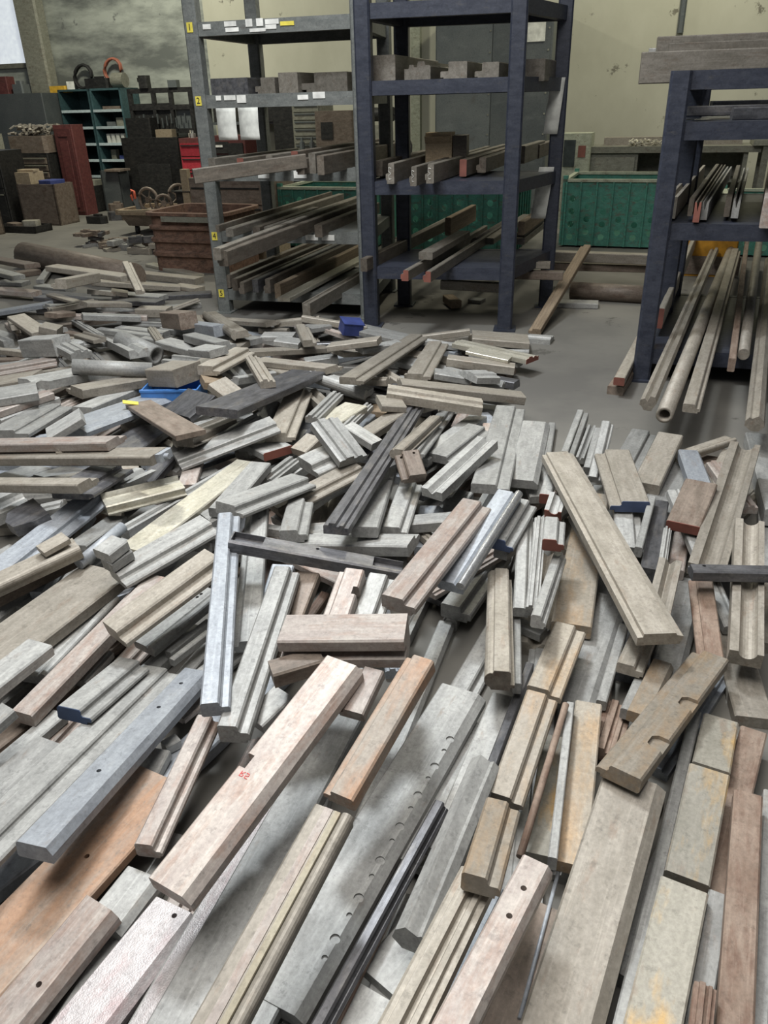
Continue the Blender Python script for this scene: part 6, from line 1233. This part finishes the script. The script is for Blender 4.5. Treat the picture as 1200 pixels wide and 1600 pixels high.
wbox(MB(), 2.67, 1.16, .9, (.25, .02, .2)).build('open_bay', 'black', r)
for s, k in ((2.12, 0), (2.98, 1)):
    tag(wbox(wbox(wbox(MB(), s, .35, 1.42, (.32, .3, .3), .02), s - .08, .4, 1.63, (.12, .12, .14), .03), s + .08, .4, 1.63, (.12, .12, .14), .03).build('spindle_machine', 'black'), ('black twin-headed machine on the wall shelf seen through the grey rack', 'second black machine on the wall shelf near the grey rack\'s rear post')[k], 'machine')
tag(wbox(MB(), 2.55, .2, 1.25, (1.4, .4, .04)).build('wall_shelf', 'steel_door'), 'grey wall shelf carrying the black machines', 'shelf')
r = root('pedestal_grinder', wp(4.99, 1.0)); tag(r, 'pedestal grinder with a drooping cable seen through the blue rack', 'grinder'); 
wbox(MB(), 4.94, 1.0, .46, (.22, .22, .92), .03).build('pedestal', 'khaki', r); wbox(MB(), 4.94, 1.0, 1.06, (.26, .3, .28), .06).build('guard', 'khaki', r)
p = wp(4.94, 1.0, 1.34); MB().tube([p - WU * .2, p + WU * .2], .09, 14).build('motor', 'black', r); MB().tube([p + WU * .2, p + WU * .34 + Vector((0, 0, -.1)), p + WU * .46 + Vector((0, 0, -.4)), p + WU * .44 + Vector((0, 0, -.75))], .012, 7).build('cable', 'rubber', r)
# tall sheet-steel cabinet behind the blue rack
r = root('steel_cabinet', wp(6.44, .34)); tag(r, 'tall dark grey sheet-steel cabinet standing behind the blue rack', 'cabinet')
wbox(MB(), 6.44, .34, 1.25, (1.60, .6, 2.5), .01).build('body', 'steel_door', r)
for s in (6.05, 6.83):
    q = wbox(MB(), s, .65, 1.27, (.77, .02, 2.36), .004).build('door', 'steel_door', r); rv = MB()
    for k in range(9): rv.tube([wp(s + .36, .66, .3 + .25 * k), wp(s + .36, .668, .3 + .25 * k)], .012, 8)
    rv.build('rivet', 'khaki', q)
tag(wbox(MB(), 6.96, .67, 2.30, (.36, .012, .30)).build('notice', 'paper'), 'pale notice fixed near the top of the tall steel cabinet', 'notice')
# control box and counter cabinet by the cream wall
r = root('control_box', wp(7.80, 1.75)); tag(r, 'cream control box with a small window beside the green crate', 'box')
wbox(MB(), 7.80, 1.75, .55, (.36, .4, 1.10), .015).build('body', 'crate_rim', r); wbox(MB(), 7.73, 1.96, .88, (.14, .02, .30), .01).build('window', 'glass_dark', r); wbox(MB(), 7.88, 1.96, .90, (.09, .006, .13), .03).build('red_sticker', 'paint_red', r); wbox(MB(), 7.80, 1.96, .40, (.26, .02, .45)).build('panel_door', 'khaki', r)
r = root('counter_cabinet', wp(8.55, 1.5)); tag(r, 'grey-green counter cabinet with an open shelf behind the green crate', 'cabinet')
f = MB(); wbox(f, 8.23, 1.5, .44, (.62, .6, .88)); wbox(f, 9.15, 1.22, .44, (1.3, .04, .88)); wbox(f, 9.75, 1.5, .44, (.05, .6, .88)); wbox(f, 9.15, 1.5, .05, (1.3, .6, .1)); f.build('carcass', 'khaki', r)
wbox(MB(), 8.90, 1.5, .91, (2.0, .7, .07)).build('top', 'khaki', r); wbox(MB(), 9.15, 1.5, .56, (1.22, .55, .03)).build('shelf', 'khaki', r); wbox(MB(), 8.23, 1.81, .44, (.56, .02, .78), .005).build('door', 'khaki', r)
tag(wbox(MB(), 8.9, 1.5, .945 + .045, (1.6, .16, .09)).build('timber_beam', 'tan'), 'thick timber lying on the grey-green counter cabinet', 'timber')
hp = MB()
for k in range(40): hp.box(wp(8.6 + random.uniform(-.18, .22), 1.74 + random.uniform(-.07, .07), .95 + random.uniform(0, .06)), (.07, .02, .015), random.uniform(0, 6), random.uniform(-.6, .6))
tag(hp.build('metal_offcuts', 'cream'), 'pale metal offcuts heaped on the counter cabinet before the timber', 'offcuts', kind='stuff')
r = root('workbench', wp(10.1, 1.6)); tag(r, 'long bench under the cream wall behind the right rack', 'bench')
wbox(MB(), 10.6, 1.6, .98, (1.6, .7, .06)).build('top', 'khaki', r)
for s in (9.95, 11.3):
    for d in (1.32, 1.88): wbox(MB(), s, d, .475, (.07, .07, .95)).build('leg', 'khaki', r)
tag(wbox(MB(), 10.6, 1.7, 1.03, (1.5, .12, .04)).build('flat_stock', 'tan'), 'tan flat stock lying along the long bench', 'metal bar')
r = root('orange_machine', (3.05, 7.55, 0)); tag(r, 'orange-yellow machine cabinet under the right rack\'s far end', 'machine')
MB().box((3.05, 7.55, .24), (.55, .4, .48), R20, ch=.01).build('body', 'orange_paint', r); MB().box((3.05, 7.35, .10), (.5, .05, .16), R20).build('base', 'brown', r)
# ------------------------------------------------------------------ small things on and around the heap and racks
r = root('carton_box', (.52, 6.50, 1.012)); tag(r, 'open brown cardboard carton on the blue rack\'s middle shelf', 'box'); a = by
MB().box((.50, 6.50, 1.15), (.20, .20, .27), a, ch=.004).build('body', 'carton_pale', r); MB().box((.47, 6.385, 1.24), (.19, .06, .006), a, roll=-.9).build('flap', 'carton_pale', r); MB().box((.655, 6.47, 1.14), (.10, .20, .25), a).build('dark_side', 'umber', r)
r = root('plastic_tray', (-1.13, 4.11, .06)); tag(r, 'bright blue plastic tray half buried in the heap', 'tray'); ty = -.05; tc = Vector((-1.13, 4.11, .06))
MB().box(tc + Vector((0, 0, .008)), (.30, .20, .016), ty).build('base', 'tray_blue', r)
for nm, c, sz in (('side_wall', (0, -.10, .05), (.30, .008, .10)), ('side_wall', (0, .10, .05), (.30, .008, .10)), ('side_wall', (-.15, 0, .05), (.008, .20, .10)), ('side_wall', (.15, 0, .05), (.008, .20, .10)), ('rim', (0, -.104, .10), (.31, .014, .012))):
    MB().box(tc + Matrix.Rotation(ty, 3, 'Z') @ Vector(c), sz, ty).build(nm, 'tray_blue', r)
o = MB().box((0, 0, .04), (.14, .11, .08), ch=.004).box((0, 0, .083), (.15, .12, .006)).build('small_carton', 'carton_blue', None, (0, 0, 0)); o.location = (-.20, 5.33, .10); o.rotation_euler = (.22, .18, .35)
tag(o, 'dark blue carton lying tilted in front of the blue rack\'s post', 'box')
o = MB().box((0, 0, 0), (.075, .035, .004)).build('plastic_tag', 'tag_yellow', None, (0, 0, 0)); o.location = (-1.25, 3.72, .20); o.rotation_euler = (.1, .25, .3); tag(o, 'small yellow tag lying on the long bluish plate', 'tag')
